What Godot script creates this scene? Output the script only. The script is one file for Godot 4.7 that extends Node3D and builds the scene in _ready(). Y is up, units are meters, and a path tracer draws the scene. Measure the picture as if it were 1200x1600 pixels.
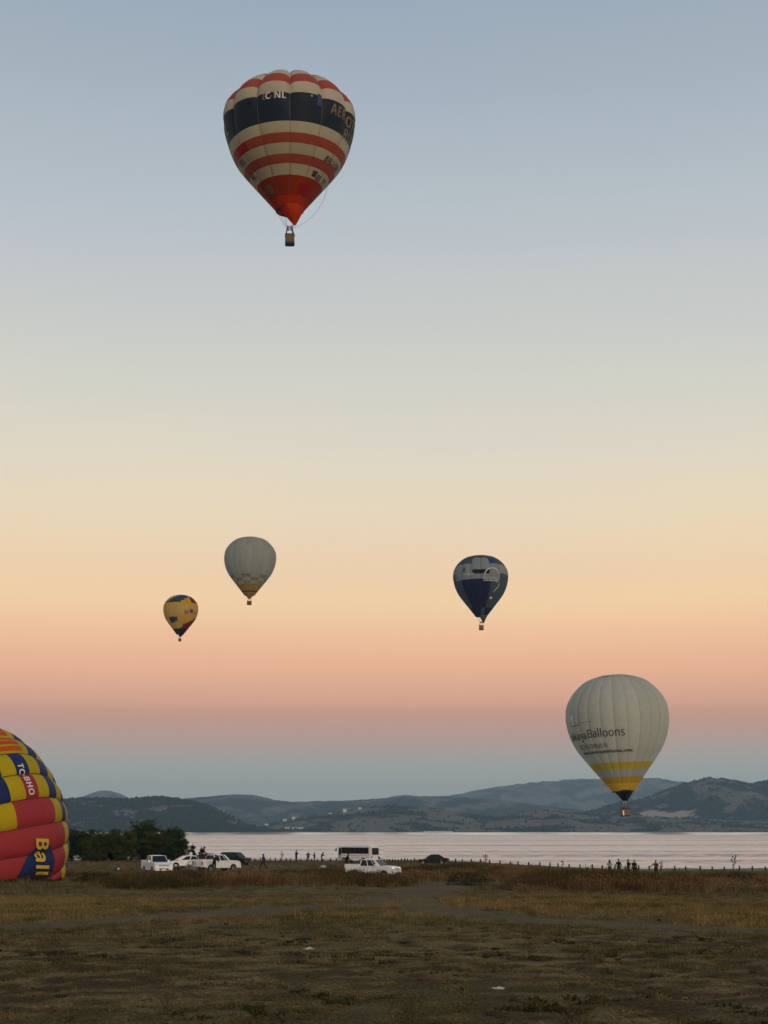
extends Node3D

# ------------------------------------------------------------------ small helpers
var rng := RandomNumberGenerator.new()
var names := {}
var mats := {}
var cloth_relief: ImageTexture
var cloth_fade: ImageTexture
var noise_a := FastNoiseLite.new()
var noise_b := FastNoiseLite.new()
var noise_c := FastNoiseLite.new()

class MB:
	var v := PackedVector3Array()
	var n := PackedVector3Array()
	var c := PackedColorArray()
	var idx := PackedInt32Array()
	var colored := false
	func vert(p: Vector3, nn: Vector3, col := Color.WHITE) -> int:
		v.append(p); n.append(nn); c.append(col)
		return v.size() - 1
	func face(a: int, b: int, d: int) -> void:   # winds the face to agree with its normals
		var g := (v[d] - v[a]).cross(v[b] - v[a])
		if g.dot(n[a] + n[b] + n[d]) < 0.0:
			idx.append_array([a, d, b])
		else:
			idx.append_array([a, b, d])
	func tri(a: Vector3, b: Vector3, d: Vector3, nn: Vector3, col := Color.WHITE) -> void:
		face(vert(a, nn, col), vert(b, nn, col), vert(d, nn, col))
	func quad(a: Vector3, b: Vector3, d: Vector3, e: Vector3, outward: Vector3, col := Color.WHITE) -> void:
		var nn := (d - a).cross(e - b)
		if nn.length() < 1e-9:
			return
		nn = nn.normalized()
		if nn.dot(outward) < 0.0:
			nn = -nn
		var i := vert(a, nn, col)
		vert(b, nn, col); vert(d, nn, col); vert(e, nn, col)
		face(i, i + 1, i + 2); face(i, i + 2, i + 3)
	func box(at: Vector3, size: Vector3, col := Color.WHITE, basis := Basis()) -> void:
		hexa(at, size * 0.5, Vector2.ONE, col, basis)
	func hexa(at: Vector3, h: Vector3, top: Vector2, col := Color.WHITE, basis := Basis()) -> void:   # a box whose top is scaled
		var p := []
		for y in [-1, 1]:
			var s: Vector2 = top if y == 1 else Vector2.ONE
			for q in [[-1, -1], [1, -1], [1, 1], [-1, 1]]:
				p.append(at + basis * Vector3(h.x * q[0] * s.x, h.y * y, h.z * q[1] * s.y))
		quad(p[0], p[1], p[2], p[3], basis * Vector3.DOWN, col)
		quad(p[4], p[5], p[6], p[7], basis * Vector3.UP, col)
		for k in 4:
			var m := (k + 1) % 4
			quad(p[k], p[m], p[m + 4], p[k + 4], ((p[k] + p[m] + p[m + 4] + p[k + 4]) * 0.25 - at), col)
	func tube(a: Vector3, b: Vector3, ra: float, rb: float, sides := 8, col := Color.WHITE, caps := true) -> void:
		var d := (b - a).normalized()
		var u := d.cross(Vector3.RIGHT if absf(d.x) < 0.8 else Vector3.UP).normalized()
		var w := d.cross(u)
		var first := v.size()
		for k in sides:
			var t := TAU * k / sides
			var o := u * cos(t) + w * sin(t)
			vert(a + o * ra, o, col); vert(b + o * rb, o, col)
		for k in sides:
			var i := first + k * 2
			var j := first + ((k + 1) % sides) * 2
			face(i, j, j + 1); face(i, j + 1, i + 1)
		if caps:
			for e in [[a, -d, ra], [b, d, rb]]:
				if e[2] < 0.002:
					continue
				var m := vert(e[0], e[1], col)
				for k in sides:
					var t := TAU * k / sides
					vert(e[0] + (u * cos(t) + w * sin(t)) * e[2], e[1], col)
				for k in sides:
					face(m, m + 1 + k, m + 1 + (k + 1) % sides)
	func ring(at: Vector3, axis: Vector3, r: float, thick: float, sides := 20, col := Color.WHITE) -> void:
		var u := axis.cross(Vector3.RIGHT if absf(axis.x) < 0.8 else Vector3.UP).normalized()
		var w := axis.cross(u)
		var first := v.size()
		for k in sides:
			var o := u * cos(TAU * k / sides) + w * sin(TAU * k / sides)
			for m in 6:
				var nn := o * cos(TAU * m / 6) + axis * sin(TAU * m / 6)
				vert(at + o * r + nn * thick, nn, col)
		for k in sides:
			for m in 6:
				var i := first + k * 6
				var j := first + ((k + 1) % sides) * 6
				var q := (m + 1) % 6
				face(i + m, j + m, j + q); face(i + m, j + q, i + q)
	func grid(nu: int, nv: int, f: Callable, out: Callable) -> void:   # f(u, v) -> point, smooth normals
		var first := v.size()
		var e := 0.002
		for j in nv + 1:
			for i in nu + 1:
				var s := float(i) / nu
				var t := float(j) / nv
				var p: Vector3 = f.call(s, t)
				var du: Vector3 = (f.call(s + e, t) - p) if s < 0.5 else (p - f.call(s - e, t))
				var dv: Vector3 = (f.call(s, t + e) - p) if t < 0.5 else (p - f.call(s, t - e))
				var nn := du.cross(dv).normalized()
				var o: Vector3 = out.call(p)
				if nn.length() < 0.5:
					nn = o.normalized()
				if nn.dot(o) < 0.0:
					nn = -nn
				vert(p, nn)
		for j in nv:
			for i in nu:
				var a := first + j * (nu + 1) + i
				face(a, a + 1, a + nu + 2); face(a, a + nu + 2, a + nu + 1)
	func extrude(pts: PackedVector2Array, half: float, bevel: float, shrink := Vector2(0.985, 0.95), col := Color.WHITE) -> void:   # a side profile (x, y) swept across z with chamfered sides
		var mid := Vector2.ZERO
		for q in pts:
			mid += q
		mid /= pts.size()
		var ccw := 0.0
		for k in pts.size():
			ccw += pts[k].cross(pts[(k + 1) % pts.size()])
		for k in pts.size():
			var a := pts[k]
			var b := pts[(k + 1) % pts.size()]
			var o2 := (b - a).orthogonal()
			if ccw > 0.0:
				o2 = -o2
			o2 = -o2
			var o := Vector3(o2.x, o2.y, 0)
			if (Vector2(b - a).cross(o2)) * ccw > 0.0:
				o = -o
			quad(Vector3(a.x, a.y, -half + bevel), Vector3(b.x, b.y, -half + bevel), Vector3(b.x, b.y, half - bevel), Vector3(a.x, a.y, half - bevel), o, col)
			for s in [-1.0, 1.0]:
				var a2 := mid + (a - mid) * shrink
				var b2 := mid + (b - mid) * shrink
				quad(Vector3(a.x, a.y, s * (half - bevel)), Vector3(b.x, b.y, s * (half - bevel)), Vector3(b2.x, b2.y, s * half), Vector3(a2.x, a2.y, s * half), o.normalized() + Vector3(0, 0, s), col)
		var t := Geometry2D.triangulate_polygon(pts)
		for s in [-1.0, 1.0]:
			for k in range(0, t.size(), 3):
				var q := []
				for m in 3:
					var p := mid + (pts[t[k + m]] - mid) * shrink
					q.append(Vector3(p.x, p.y, s * half))
				tri(q[0], q[1], q[2], Vector3(0, 0, s), col)
	func mesh() -> ArrayMesh:
		var a := []
		a.resize(Mesh.ARRAY_MAX)
		a[Mesh.ARRAY_VERTEX] = v
		a[Mesh.ARRAY_NORMAL] = n
		if colored:
			a[Mesh.ARRAY_COLOR] = c
		a[Mesh.ARRAY_INDEX] = idx
		var m := ArrayMesh.new()
		m.add_surface_from_arrays(Mesh.PRIMITIVE_TRIANGLES, a)
		return m

func lin(r: float, g: float, b: float) -> Color:
	return Color(r, g, b).linear_to_srgb()

func paint(called: String, r: float, g: float, b: float, rough := 0.7, metal := 0.0, spec := 0.5) -> StandardMaterial3D:
	if mats.has(called):
		return mats[called]
	var m := StandardMaterial3D.new()
	m.resource_name = called
	m.albedo_color = lin(r, g, b)
	m.roughness = rough
	m.metallic = metal
	m.metallic_specular = spec
	mats[called] = m
	return m

func vertex_paint(called: String, rough := 0.9, spec := 0.3, back := 0.0) -> StandardMaterial3D:
	if mats.has(called):
		return mats[called]
	var m := StandardMaterial3D.new()
	m.resource_name = called
	m.vertex_color_use_as_albedo = true
	m.roughness = rough
	m.metallic_specular = spec
	if back > 0.0:
		m.backlight_enabled = true
		m.backlight = Color(back, back, back).linear_to_srgb()
	mats[called] = m
	return m

func fabric(called: String, r: float, g: float, b: float, back := 0.45, rough := 0.55) -> StandardMaterial3D:
	if mats.has(called):
		return mats[called]
	var m := paint(called, r, g, b, rough, 0.0, 0.22)
	m.backlight_enabled = true
	m.backlight = Color(back, back, back).linear_to_srgb()
	if cloth_relief == null:   # soft creases, and a little fading
		var rel := Image.create(256, 256, false, Image.FORMAT_RGB8)
		var fade := Image.create(256, 256, false, Image.FORMAT_RGB8)
		var n := FastNoiseLite.new()
		n.seed = 61; n.frequency = 0.022; n.fractal_octaves = 4; n.fractal_type = FastNoiseLite.FRACTAL_RIDGED
		var n2 := FastNoiseLite.new()
		n2.seed = 62; n2.frequency = 0.012; n2.fractal_octaves = 4
		for y in 256:
			for x in 256:
				var k := clampf(0.5 + n.get_noise_2d(x, y * 0.6) * 0.5, 0, 1)
				rel.set_pixel(x, y, Color(k, k, k))
				k = clampf(0.95 + n2.get_noise_2d(x, y) * 0.09, 0.85, 1.0)
				fade.set_pixel(x, y, Color(k, k, k).linear_to_srgb())
		cloth_relief = ImageTexture.create_from_image(rel)
		cloth_fade = ImageTexture.create_from_image(fade)
	m.albedo_texture = cloth_fade
	m.heightmap_enabled = true
	m.heightmap_texture = cloth_relief
	m.heightmap_scale = 3.0
	m.uv1_triplanar = true
	m.uv1_scale = Vector3(0.16, 0.16, 0.16)
	return m

func numbered(called: String) -> String:
	var k: int = names.get(called, 0)
	names[called] = k + 1
	return called if k == 0 else "%s_%03d" % [called, k]

func part(called: String, mesh: Mesh, m: Material, parent: Node) -> MeshInstance3D:
	var o := MeshInstance3D.new()
	var k := 0
	var nm := called
	while parent.has_node(NodePath(nm)):
		k += 1
		nm = "%s_%03d" % [called, k]
	o.name = nm
	o.mesh = mesh
	o.material_override = m
	parent.add_child(o, true)
	return o

func piece(called: String, k: int, mesh: Mesh, m: Material, parent: Node) -> MeshInstance3D:   # one of many alike, numbered by the caller
	var o := MeshInstance3D.new()
	o.name = called if k == 0 else "%s_%03d" % [called, k]
	o.mesh = mesh
	o.material_override = m
	parent.add_child(o, true)
	return o

func tag(o: Node, label: String, category := "", group := "", kind := "") -> void:
	if label: o.set_meta("label", label)
	if category: o.set_meta("category", category)
	if group: o.set_meta("group", group)
	if kind: o.set_meta("kind", kind)

func thing(called: String, label: String, category: String, at: Vector3, yaw := 0.0, group := "") -> Node3D:
	var o := Node3D.new()
	o.name = numbered(called)
	add_child(o)
	o.position = at
	o.rotation.y = yaw
	tag(o, label, category, group)
	return o

func single(called: String, mesh: Mesh, m: Material, label := "", category := "", group := "", kind := "") -> MeshInstance3D:
	var o := MeshInstance3D.new()
	o.name = numbered(called)
	o.mesh = mesh
	o.material_override = m
	add_child(o)
	tag(o, label, category, group, kind)
	return o

func scatter(called: String, mesh: Mesh, m: Material, xf: Array, cols: Array, parent: Node, label := "", category := "") -> MultiMeshInstance3D:
	var mm := MultiMesh.new()
	mm.transform_format = MultiMesh.TRANSFORM_3D
	mm.use_colors = true
	mm.mesh = mesh
	mm.instance_count = xf.size()
	for k in xf.size():
		mm.set_instance_transform(k, xf[k])
		mm.set_instance_color(k, cols[k])
	var o := MultiMeshInstance3D.new()
	o.multimesh = mm
	o.material_override = m
	if parent == self:
		o.name = numbered(called)
	else:
		o.name = called
	parent.add_child(o, true)
	tag(o, label, category, "", "stuff")
	return o

func sstep(a: float, b: float, x: float) -> float:
	var t := clampf((x - a) / (b - a), 0.0, 1.0)
	return t * t * (3.0 - 2.0 * t)

func table(t: Array, x: float) -> float:   # Catmull-Rom through [[x, y], ...]
	var k := 0
	while k < t.size() - 2 and x > t[k + 1][0]:
		k += 1
	var p1: Array = t[k]
	var p2: Array = t[k + 1]
	var u := clampf((x - p1[0]) / (p2[0] - p1[0]), 0.0, 1.0)
	var p0: Array = t[maxi(k - 1, 0)]
	var p3: Array = t[mini(k + 2, t.size() - 1)]
	var w: float = p2[0] - p1[0]
	var m1: float = (p2[1] - p0[1]) / maxf(p2[0] - p0[0], 0.001) * w
	var m2: float = (p3[1] - p1[1]) / maxf(p3[0] - p1[0], 0.001) * w
	return (2*u*u*u - 3*u*u + 1) * p1[1] + (u*u*u - 2*u*u + u) * m1 + (3*u*u - 2*u*u*u) * p2[1] + (u*u*u - u*u) * m2

func rnd(a: float, b: float) -> float:
	return rng.randf_range(a, b)

# ------------------------------------------------------------------ the lie of the land (d is metres in front of the viewpoint, towards -z)
const LAKE := -4.0
var slope := [[-80.0, 0.3], [0.0, 0.0], [14.0, 0.0], [40.0, -0.5], [80.0, -1.3], [136.0, -2.3], [168.0, -2.6], [208.0, -2.9], [256.0, -3.4], [300.0, -3.95], [340.0, -4.7], [420.0, -6.5], [600.0, -9.0]]

func ground_base(x: float, d: float) -> float:
	return table(slope, d) - 0.85 * sstep(4, 40, x) * sstep(70, 170, d)

func ground_y(x: float, d: float) -> float:
	var h := ground_base(x, d)
	h += noise_a.get_noise_2d(x, d) * 0.22 * sstep(16, 60, d) * (1.0 - sstep(200, 300, d) * 0.6)
	h += noise_b.get_noise_2d(x, d) * 0.05
	h -= 0.30 * exp(-(x + 1.1) * (x + 1.1) / 40.0 - (d - 143.0) * (d - 143.0) / 60.0)
	return h

func on_ground(x: float, d: float, up := 0.0) -> Vector3:
	return Vector3(x, ground_y(x, d) + up, -d)

# centre lines of the wheel track, x and d
var track_a := [[7.2, 103.0], [5.8, 95.0], [3.2, 80.5], [1.2, 67.5], [-0.3, 56.0], [-1.7, 46.7], [-5.0, 38.2], [-8.4, 32.4], [-13.0, 27.5], [-24.0, 20.0]]
var track_b := [[1.2, 67.5], [1.1, 51.0], [1.7, 42.0], [2.8, 36.6], [5.1, 33.4], [8.1, 31.0], [12.0, 28.6], [26.0, 22.0]]

func track_distance(x: float, d: float) -> float:
	var best := 99.0
	var p := Vector2(x, d)
	for t in [track_a, track_b]:
		for k in t.size() - 1:
			var a := Vector2(t[k][0], t[k][1])
			var b := Vector2(t[k + 1][0], t[k + 1][1])
			best = minf(best, p.distance_to(Geometry2D.get_closest_point_to_segment(p, a, b)))
	return best

func ochre_share(x: float, d: float) -> float:   # where dry yellow grass stands
	var m := noise_a.get_noise_2d(x * 1.7 + 300, d * 0.9) * 0.5 + noise_b.get_noise_2d(x * 0.8, d * 0.45 + 77) * 0.35
	var s := sstep(30, 35, d) * (1.0 - sstep(55, 66, d)) * (1.0 - 0.75 * sstep(9, 14, x))
	s *= 0.62
	s += 0.75 * sstep(80, 95, d) * (1.0 - sstep(250, 290, d))
	s += 0.95 * (1.0 - sstep(1.0, 2.2, Vector2((x - 9.2) / 1.3, (d - 33.5) / 2.6).length()))
	return clampf(s + m * 0.9, 0.0, 1.0)

func ground_color(x: float, d: float) -> Color:
	var a := noise_a.get_noise_2d(x * 2.1, d * 1.2)
	var b := noise_b.get_noise_2d(x * 1.4 + 50, d * 1.1)
	var c := noise_c.get_noise_2d(x * 1.3, d * 1.3)
	var soil := Color(0.078, 0.050, 0.019).lerp(Color(0.225, 0.158, 0.066), clampf(0.42 + a * 0.9 + c * 1.5, 0, 1))
	soil = soil.lerp(Color(0.095, 0.080, 0.030), clampf(b * 1.5 - 0.1, 0, 0.75) )
	var dry := Color(0.200, 0.145, 0.060).lerp(Color(0.170, 0.138, 0.066), clampf(0.5 + b + c * 0.4, 0, 1))
	var col := soil.lerp(dry, ochre_share(x, d) * clampf(0.75 + c * 0.6, 0, 1))
	var t := track_distance(x, d)
	col = col.lerp(Color(0.160, 0.125, 0.072), (1.0 - sstep(1.2, 3.0, t + c)) * 0.75)
	col = col.lerp(Color(0.34, 0.31, 0.27), sstep(-3.55, -3.9, ground_base(x, d)) * sstep(205, 225, d) * clampf(0.7 + b, 0, 1))
	return col

func brush_share(x: float, d: float) -> float:   # where the tall rust-brown weeds stand
	var front := 80.0 + noise_a.get_noise_1d(x * 2.0 + 40.0) * 14.0 - 17.0 * sstep(8, 22, x) + 26.0 * (1.0 - sstep(-24, -14, x))
	var back := 178.0 + 22.0 * sstep(2, 8, x) - 66.0 * sstep(12, 20, x) - 22.0 * (1.0 - sstep(-20, -8, x)) - 18.0 * (1.0 - sstep(-26, -20, x))
	var s := sstep(front - 3, front + 4, d) * (1.0 - sstep(back - 14, back, d))
	var gap := noise_a.get_noise_2d(x * 3.0 - 90, d * 1.6)
	s *= clampf(0.62 + gap * 1.4 + 0.35 * sstep(5, 14, x), 0.0, 1.0)
	s *= sstep(2.2, 4.5, track_distance(x, d))
	if x < -23.0 and d < 128.0:
		s = 0.0
	return s

# ------------------------------------------------------------------ setting
func build_ground() -> void:
	var xs := []
	var x := 0.0
	while x < 3200.0:
		xs.append(x)
		x += maxf(0.12, x * 0.022)
	var all := []
	for k in range(xs.size() - 1, 0, -1):
		all.append(-xs[k])
	all.append_array(xs)
	var ds := [-3000.0, -1400.0, -600.0, -250.0, -80.0, -60.0, -40.0, -25.0, -15.0, -8.0, -4.0, 0.0, 2.0, 4.0, 6.0, 7.0, 8.0]
	var d := 8.0
	while d < 420.0:
		d += maxf(0.12, d * 0.009)
		ds.append(d)
	var b := MB.new()
	b.colored = true
	var w := all.size()
	var hs := PackedFloat32Array()
	for dd in ds:
		for xx in all:
			var h := ground_y(xx, dd)
			var near := 1.0 - sstep(45, 120, maxf(absf(xx) * 2.0, dd))
			if near > 0.0:
				h += near * (noise_c.get_noise_2d(xx * 2.2, dd * 2.2) * 0.035 + noise_b.get_noise_2d(xx * 6.0, dd * 6.0) * 0.04)
			b.v.append(Vector3(xx, h, -dd))
			b.c.append(ground_color(xx, dd))
	for j in ds.size():
		for i in w:
			var l := b.v[j * w + maxi(i - 1, 0)]
			var r := b.v[j * w + mini(i + 1, w - 1)]
			var u := b.v[maxi(j - 1, 0) * w + i]
			var o := b.v[mini(j + 1, ds.size() - 1) * w + i]
			var nn := (r - l).cross(u - o)
			nn = nn.normalized()
			b.n.append(-nn if nn.y < 0.0 else nn)
	for j in ds.size() - 1:
		for i in w - 1:
			var a := j * w + i
			b.idx.append_array([a, a + w, a + w + 1, a, a + w + 1, a + 1])
	var m := vertex_paint("soil", 0.95, 0.2)
	m.albedo_texture = speckle()
	m.uv1_triplanar = true
	m.uv1_world_triplanar = true
	m.uv1_scale = Vector3(0.43, 0.43, 0.43)
	m.heightmap_enabled = true
	m.heightmap_texture = m.albedo_texture
	m.heightmap_scale = 3.5
	single("ground", b.mesh(), m, "bare brown field with patches of dry grass sloping to the lake", "ground", "", "structure")

func speckle() -> ImageTexture:
	var im := Image.create(512, 512, false, Image.FORMAT_RGB8)
	var n1 := FastNoiseLite.new()
	n1.seed = 5; n1.frequency = 0.06; n1.fractal_octaves = 4
	var n2 := FastNoiseLite.new()
	n2.seed = 9; n2.frequency = 0.3; n2.noise_type = FastNoiseLite.TYPE_SIMPLEX
	for y in 512:
		for x in 512:
			var k := 0.70 + n1.get_noise_2d(x, y) * 0.7 + n2.get_noise_2d(x * 1.6, y) * 0.35
			im.set_pixel(x, y, Color(clampf(k, 0.2, 1), clampf(k * 0.985, 0.2, 1), clampf(k * 0.95, 0.2, 1)).linear_to_srgb())
	return ImageTexture.create_from_image(im)

func build_track(t: Array, label: String) -> void:
	var b := MB.new()
	b.colored = true
	var line := []
	for k in t.size() - 1:
		var a := Vector2(t[k][0], t[k][1])
		var e := Vector2(t[k + 1][0], t[k + 1][1])
		var steps := int(a.distance_to(e) / 0.5) + 1
		for s in steps:
			line.append(a.lerp(e, float(s) / steps))
	for pass_ in 12:
		for k in range(1, line.size() - 1):
			line[k] = (line[k - 1] + line[k] * 2.0 + line[k + 1]) * 0.25
	var cols := 10
	for k in line.size():
		var dir: Vector2 = (line[mini(k + 1, line.size() - 1)] - line[maxi(k - 1, 0)]).normalized()
		var side := dir.orthogonal()
		for i in cols + 1:
			var u := float(i) / cols * 2.0 - 1.0
			var p: Vector2 = line[k] + side * u * (1.15 + noise_c.get_noise_2d(k * 0.7, i * 3.0) * 0.3)
			var rut := (1.0 - sstep(0.12, 0.32, absf(absf(u) - 0.5)))
			var edge := sstep(0.55, 1.0, absf(u))
			var q := noise_b.get_noise_2d(p.x * 1.6, p.y * 1.6)
			var col := Color(0.215, 0.160, 0.082).lerp(Color(0.155, 0.114, 0.056), clampf(0.4 + q + rut * 0.4, 0, 1))
			col = col.lerp(Color(0.11, 0.09, 0.04), (1.0 - sstep(0.0, 0.3, absf(u))) * 0.5)
			col = col.lerp(ground_color(p.x, p.y), maxf(edge, 0.25 + 0.55 * (1.0 - sstep(36, 60, p.y)) + clampf(q, -0.2, 0.25)))
			b.vert(Vector3(p.x, ground_y(p.x, p.y) + 0.05 - rut * 0.03 - edge * 0.07, -p.y), Vector3.UP, col)
	for k in line.size() - 1:
		for i in cols:
			var a := k * (cols + 1) + i
			b.face(a, a + 1, a + cols + 2); b.face(a, a + cols + 2, a + cols + 1)
	single("dirt_track", b.mesh(), mats["soil"], label, "track", "", "structure")

func build_lake() -> void:
	var a := []
	a.resize(Mesh.ARRAY_MAX)
	var x0 := -4200.0
	var x1 := 4200.0
	a[Mesh.ARRAY_VERTEX] = PackedVector3Array([Vector3(x0, LAKE, -180), Vector3(x1, LAKE, -180), Vector3(x1, LAKE, -3600), Vector3(x0, LAKE, -3600)])
	a[Mesh.ARRAY_NORMAL] = PackedVector3Array([Vector3.UP, Vector3.UP, Vector3.UP, Vector3.UP])
	a[Mesh.ARRAY_TEX_UV] = PackedVector2Array([Vector2(0, 0), Vector2(1, 0), Vector2(1, 1), Vector2(0, 1)])
	a[Mesh.ARRAY_INDEX] = PackedInt32Array([0, 3, 2, 0, 2, 1])
	var mesh := ArrayMesh.new()
	mesh.add_surface_from_arrays(Mesh.PRIMITIVE_TRIANGLES, a)
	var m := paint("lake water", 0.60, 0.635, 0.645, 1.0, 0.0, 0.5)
	var side := 1024
	var n := FastNoiseLite.new()
	n.seed = 21; n.frequency = 0.006; n.fractal_octaves = 3
	var n2 := FastNoiseLite.new()
	n2.seed = 23; n2.frequency = 0.22; n2.fractal_octaves = 2
	var rough := Image.create(side, side, false, Image.FORMAT_RGB8)
	var tone := Image.create(side, side, false, Image.FORMAT_RGB8)
	var wave := Image.create(side, side, false, Image.FORMAT_RGB8)
	for y in side:
		for x in side:
			# wind streaks lie across the view; calm water between them
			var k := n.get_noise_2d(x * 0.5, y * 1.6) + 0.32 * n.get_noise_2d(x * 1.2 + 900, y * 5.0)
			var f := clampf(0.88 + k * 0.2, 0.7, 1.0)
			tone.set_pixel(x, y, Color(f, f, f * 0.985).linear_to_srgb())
			k = clampf(0.18 + k * 0.18, 0.08, 0.36)
			rough.set_pixel(x, y, Color(k, k, k))
			var p := Vector2(x, y)
			var sx := n2.get_noise_2d(x, y) * 0.08
			var sz := n2.get_noise_2d(x + 4000, y) * (0.13 + k * 0.25)
			var nn := Vector3(sx, sz, 1.0).normalized()
			wave.set_pixel(x, y, Color(nn.x * 0.5 + 0.5, nn.y * 0.5 + 0.5, nn.z * 0.5 + 0.5))
	m.roughness_texture = ImageTexture.create_from_image(rough)
	m.roughness_texture_channel = BaseMaterial3D.TEXTURE_CHANNEL_GREEN
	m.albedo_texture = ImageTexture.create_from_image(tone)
	m.normal_enabled = true
	m.normal_texture = ImageTexture.create_from_image(wave)
	m.normal_scale = 1.0
	m.uv1_triplanar = true
	m.uv1_world_triplanar = true
	m.uv1_scale = Vector3(1.0 / 1500.0, 1.0 / 700.0, 1.0 / 700.0)
	single("lake_water", mesh, m, "wide pale lake with faint pink wind streaks", "lake", "", "structure")

# far land: ridge lines as [x, height above the lake], each standing at its own distance
var hill_list := [
	{"name": "wooded_hill", "label": "dark wooded hill rising from the left shore of the lake", "d": 4200.0, "w": 820.0, "back": 700.0, "step": 9.0, "wood": 0.9, "ridge": [[-2300.0, 50.0], [-1900.0, 60.0], [-1388.0, 62.0], [-1113.0, 85.0], [-1020.0, 89.0], [-918.0, 96.0], [-835.0, 100.0], [-742.0, 96.0], [-677.0, 102.0], [-612.0, 100.0], [-556.0, 91.0], [-500.0, 75.0], [-444.0, 49.0], [-388.0, 26.0], [-332.0, 13.0], [-258.0, 2.0], [-200.0, -3.0]]},
	{"name": "low_hills", "label": "low scrubby hills with bare patches beyond the far shore", "d": 4900.0, "w": 1250.0, "back": 500.0, "step": 10.0, "wood": 0.45, "ridge": [[-470.0, 0.0], [-431.0, 11.0], [-366.0, 32.0], [-259.0, 56.0], [-151.0, 71.0], [-44.0, 86.0], [44.0, 90.0], [130.0, 86.0], [216.0, 73.0], [345.0, 59.0], [434.0, 67.0], [540.0, 75.0], [605.0, 71.0], [691.0, 63.0], [777.0, 69.0], [864.0, 57.0], [1080.0, 48.0], [1295.0, 40.0], [1617.0, 28.0], [2000.0, 20.0]]},
	{"name": "right_hill", "label": "broad wooded hill with a tan field low on its left flank", "d": 5600.0, "w": 1000.0, "back": 900.0, "step": 11.0, "wood": 0.72, "ridge": [[560.0, 6.0], [641.0, 42.0], [790.0, 83.0], [890.0, 110.0], [990.0, 127.0], [1090.0, 161.0], [1191.0, 195.0], [1266.0, 207.0], [1340.0, 200.0], [1401.0, 185.0], [1438.0, 190.0], [1489.0, 197.0], [1688.0, 212.0], [1983.0, 175.0], [2600.0, 140.0]]},
	{"name": "middle_ridge", "label": "long blue-grey ridge in the middle distance", "d": 7500.0, "w": 1500.0, "back": 900.0, "step": 16.0, "wood": 0.8, "ridge": [[-3200.0, 100.0], [-2151.0, 129.0], [-1325.0, 161.0], [-994.0, 177.0], [-862.0, 187.0], [-746.0, 197.0], [-663.0, 190.0], [-563.0, 168.0], [-480.0, 158.0], [-331.0, 161.0], [-133.0, 168.0], [0.0, 174.0], [166.0, 187.0], [331.0, 181.0], [530.0, 171.0], [728.0, 150.0], [992.0, 119.0], [1321.0, 80.0], [1900.0, 40.0]]},
	{"name": "far_peak", "label": "rounded grey peak far behind the wooded hill", "d": 9000.0, "w": 1200.0, "back": 800.0, "step": 20.0, "wood": 0.3, "ridge": [[-3000.0, 120.0], [-2144.0, 153.0], [-1968.0, 192.0], [-1889.0, 204.0], [-1811.0, 239.0], [-1732.0, 258.0], [-1652.0, 243.0], [-1571.0, 204.0], [-1430.0, 177.0], [-1191.0, 142.0], [-900.0, 80.0]]},
	{"name": "far_ridge", "label": "farthest pale ridge on the skyline, right of the middle", "d": 11000.0, "w": 1800.0, "back": 900.0, "step": 22.0, "wood": 0.55, "ridge": [[-700.0, 150.0], [-291.0, 215.0], [0.0, 257.0], [170.0, 281.0], [292.0, 262.0], [486.0, 276.0], [779.0, 329.0], [1072.0, 367.0], [1365.0, 391.0], [1511.0, 401.0], [1682.0, 396.0], [1853.0, 401.0], [2048.0, 406.0], [2241.0, 377.0], [2531.0, 329.0], [3162.0, 291.0], [4400.0, 220.0]]},
]

func hill_y(h: Dictionary, x: float, d: float) -> float:
	var r: float = table(h.ridge, x)
	var t: float = (d - h.d) / (h.w if d < h.d else h.back)
	var f := (1.0 - sstep(0.0, 1.0, absf(t)))
	var g := noise_a.get_noise_2d(x * 0.16 + h.d, d * 0.05) + 0.4 * noise_a.get_noise_2d(x * 0.5, d * 0.3 + h.d)
	r *= 1.0 + g * 0.55 * (1.0 - f) + 0.025 * noise_b.get_noise_1d(x * 0.16 + h.d)
	return LAKE - 2.5 + (r + 2.5) * f

func hill_color(h: Dictionary, x: float, d: float, y: float) -> Color:
	var q := noise_a.get_noise_2d(x * 0.22 + 500, d * 0.14) + 0.55 * noise_b.get_noise_2d(x * 0.08, d * 0.06 + h.d)
	var wood := sstep(-0.18, 0.12, q + h.wood - 0.62)
	var bare := Color(0.105, 0.088, 0.066).lerp(Color(0.145, 0.122, 0.092), clampf(0.5 + noise_b.get_noise_2d(x * 0.15, d * 0.1), 0, 1))
	var c := bare.lerp(Color(0.021, 0.030, 0.025), wood)
	if h.name == "right_hill":
		var e := Vector2((x - 930.0 + noise_b.get_noise_1d(d * 0.1) * 60.0) / 185.0, (d - 5060.0) / 115.0).length() + noise_b.get_noise_2d(x * 0.1, d * 0.1) * 0.5
		c = c.lerp(Color(0.34, 0.27, 0.18), 1.0 - sstep(0.8, 1.05, e))
	return c

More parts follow.
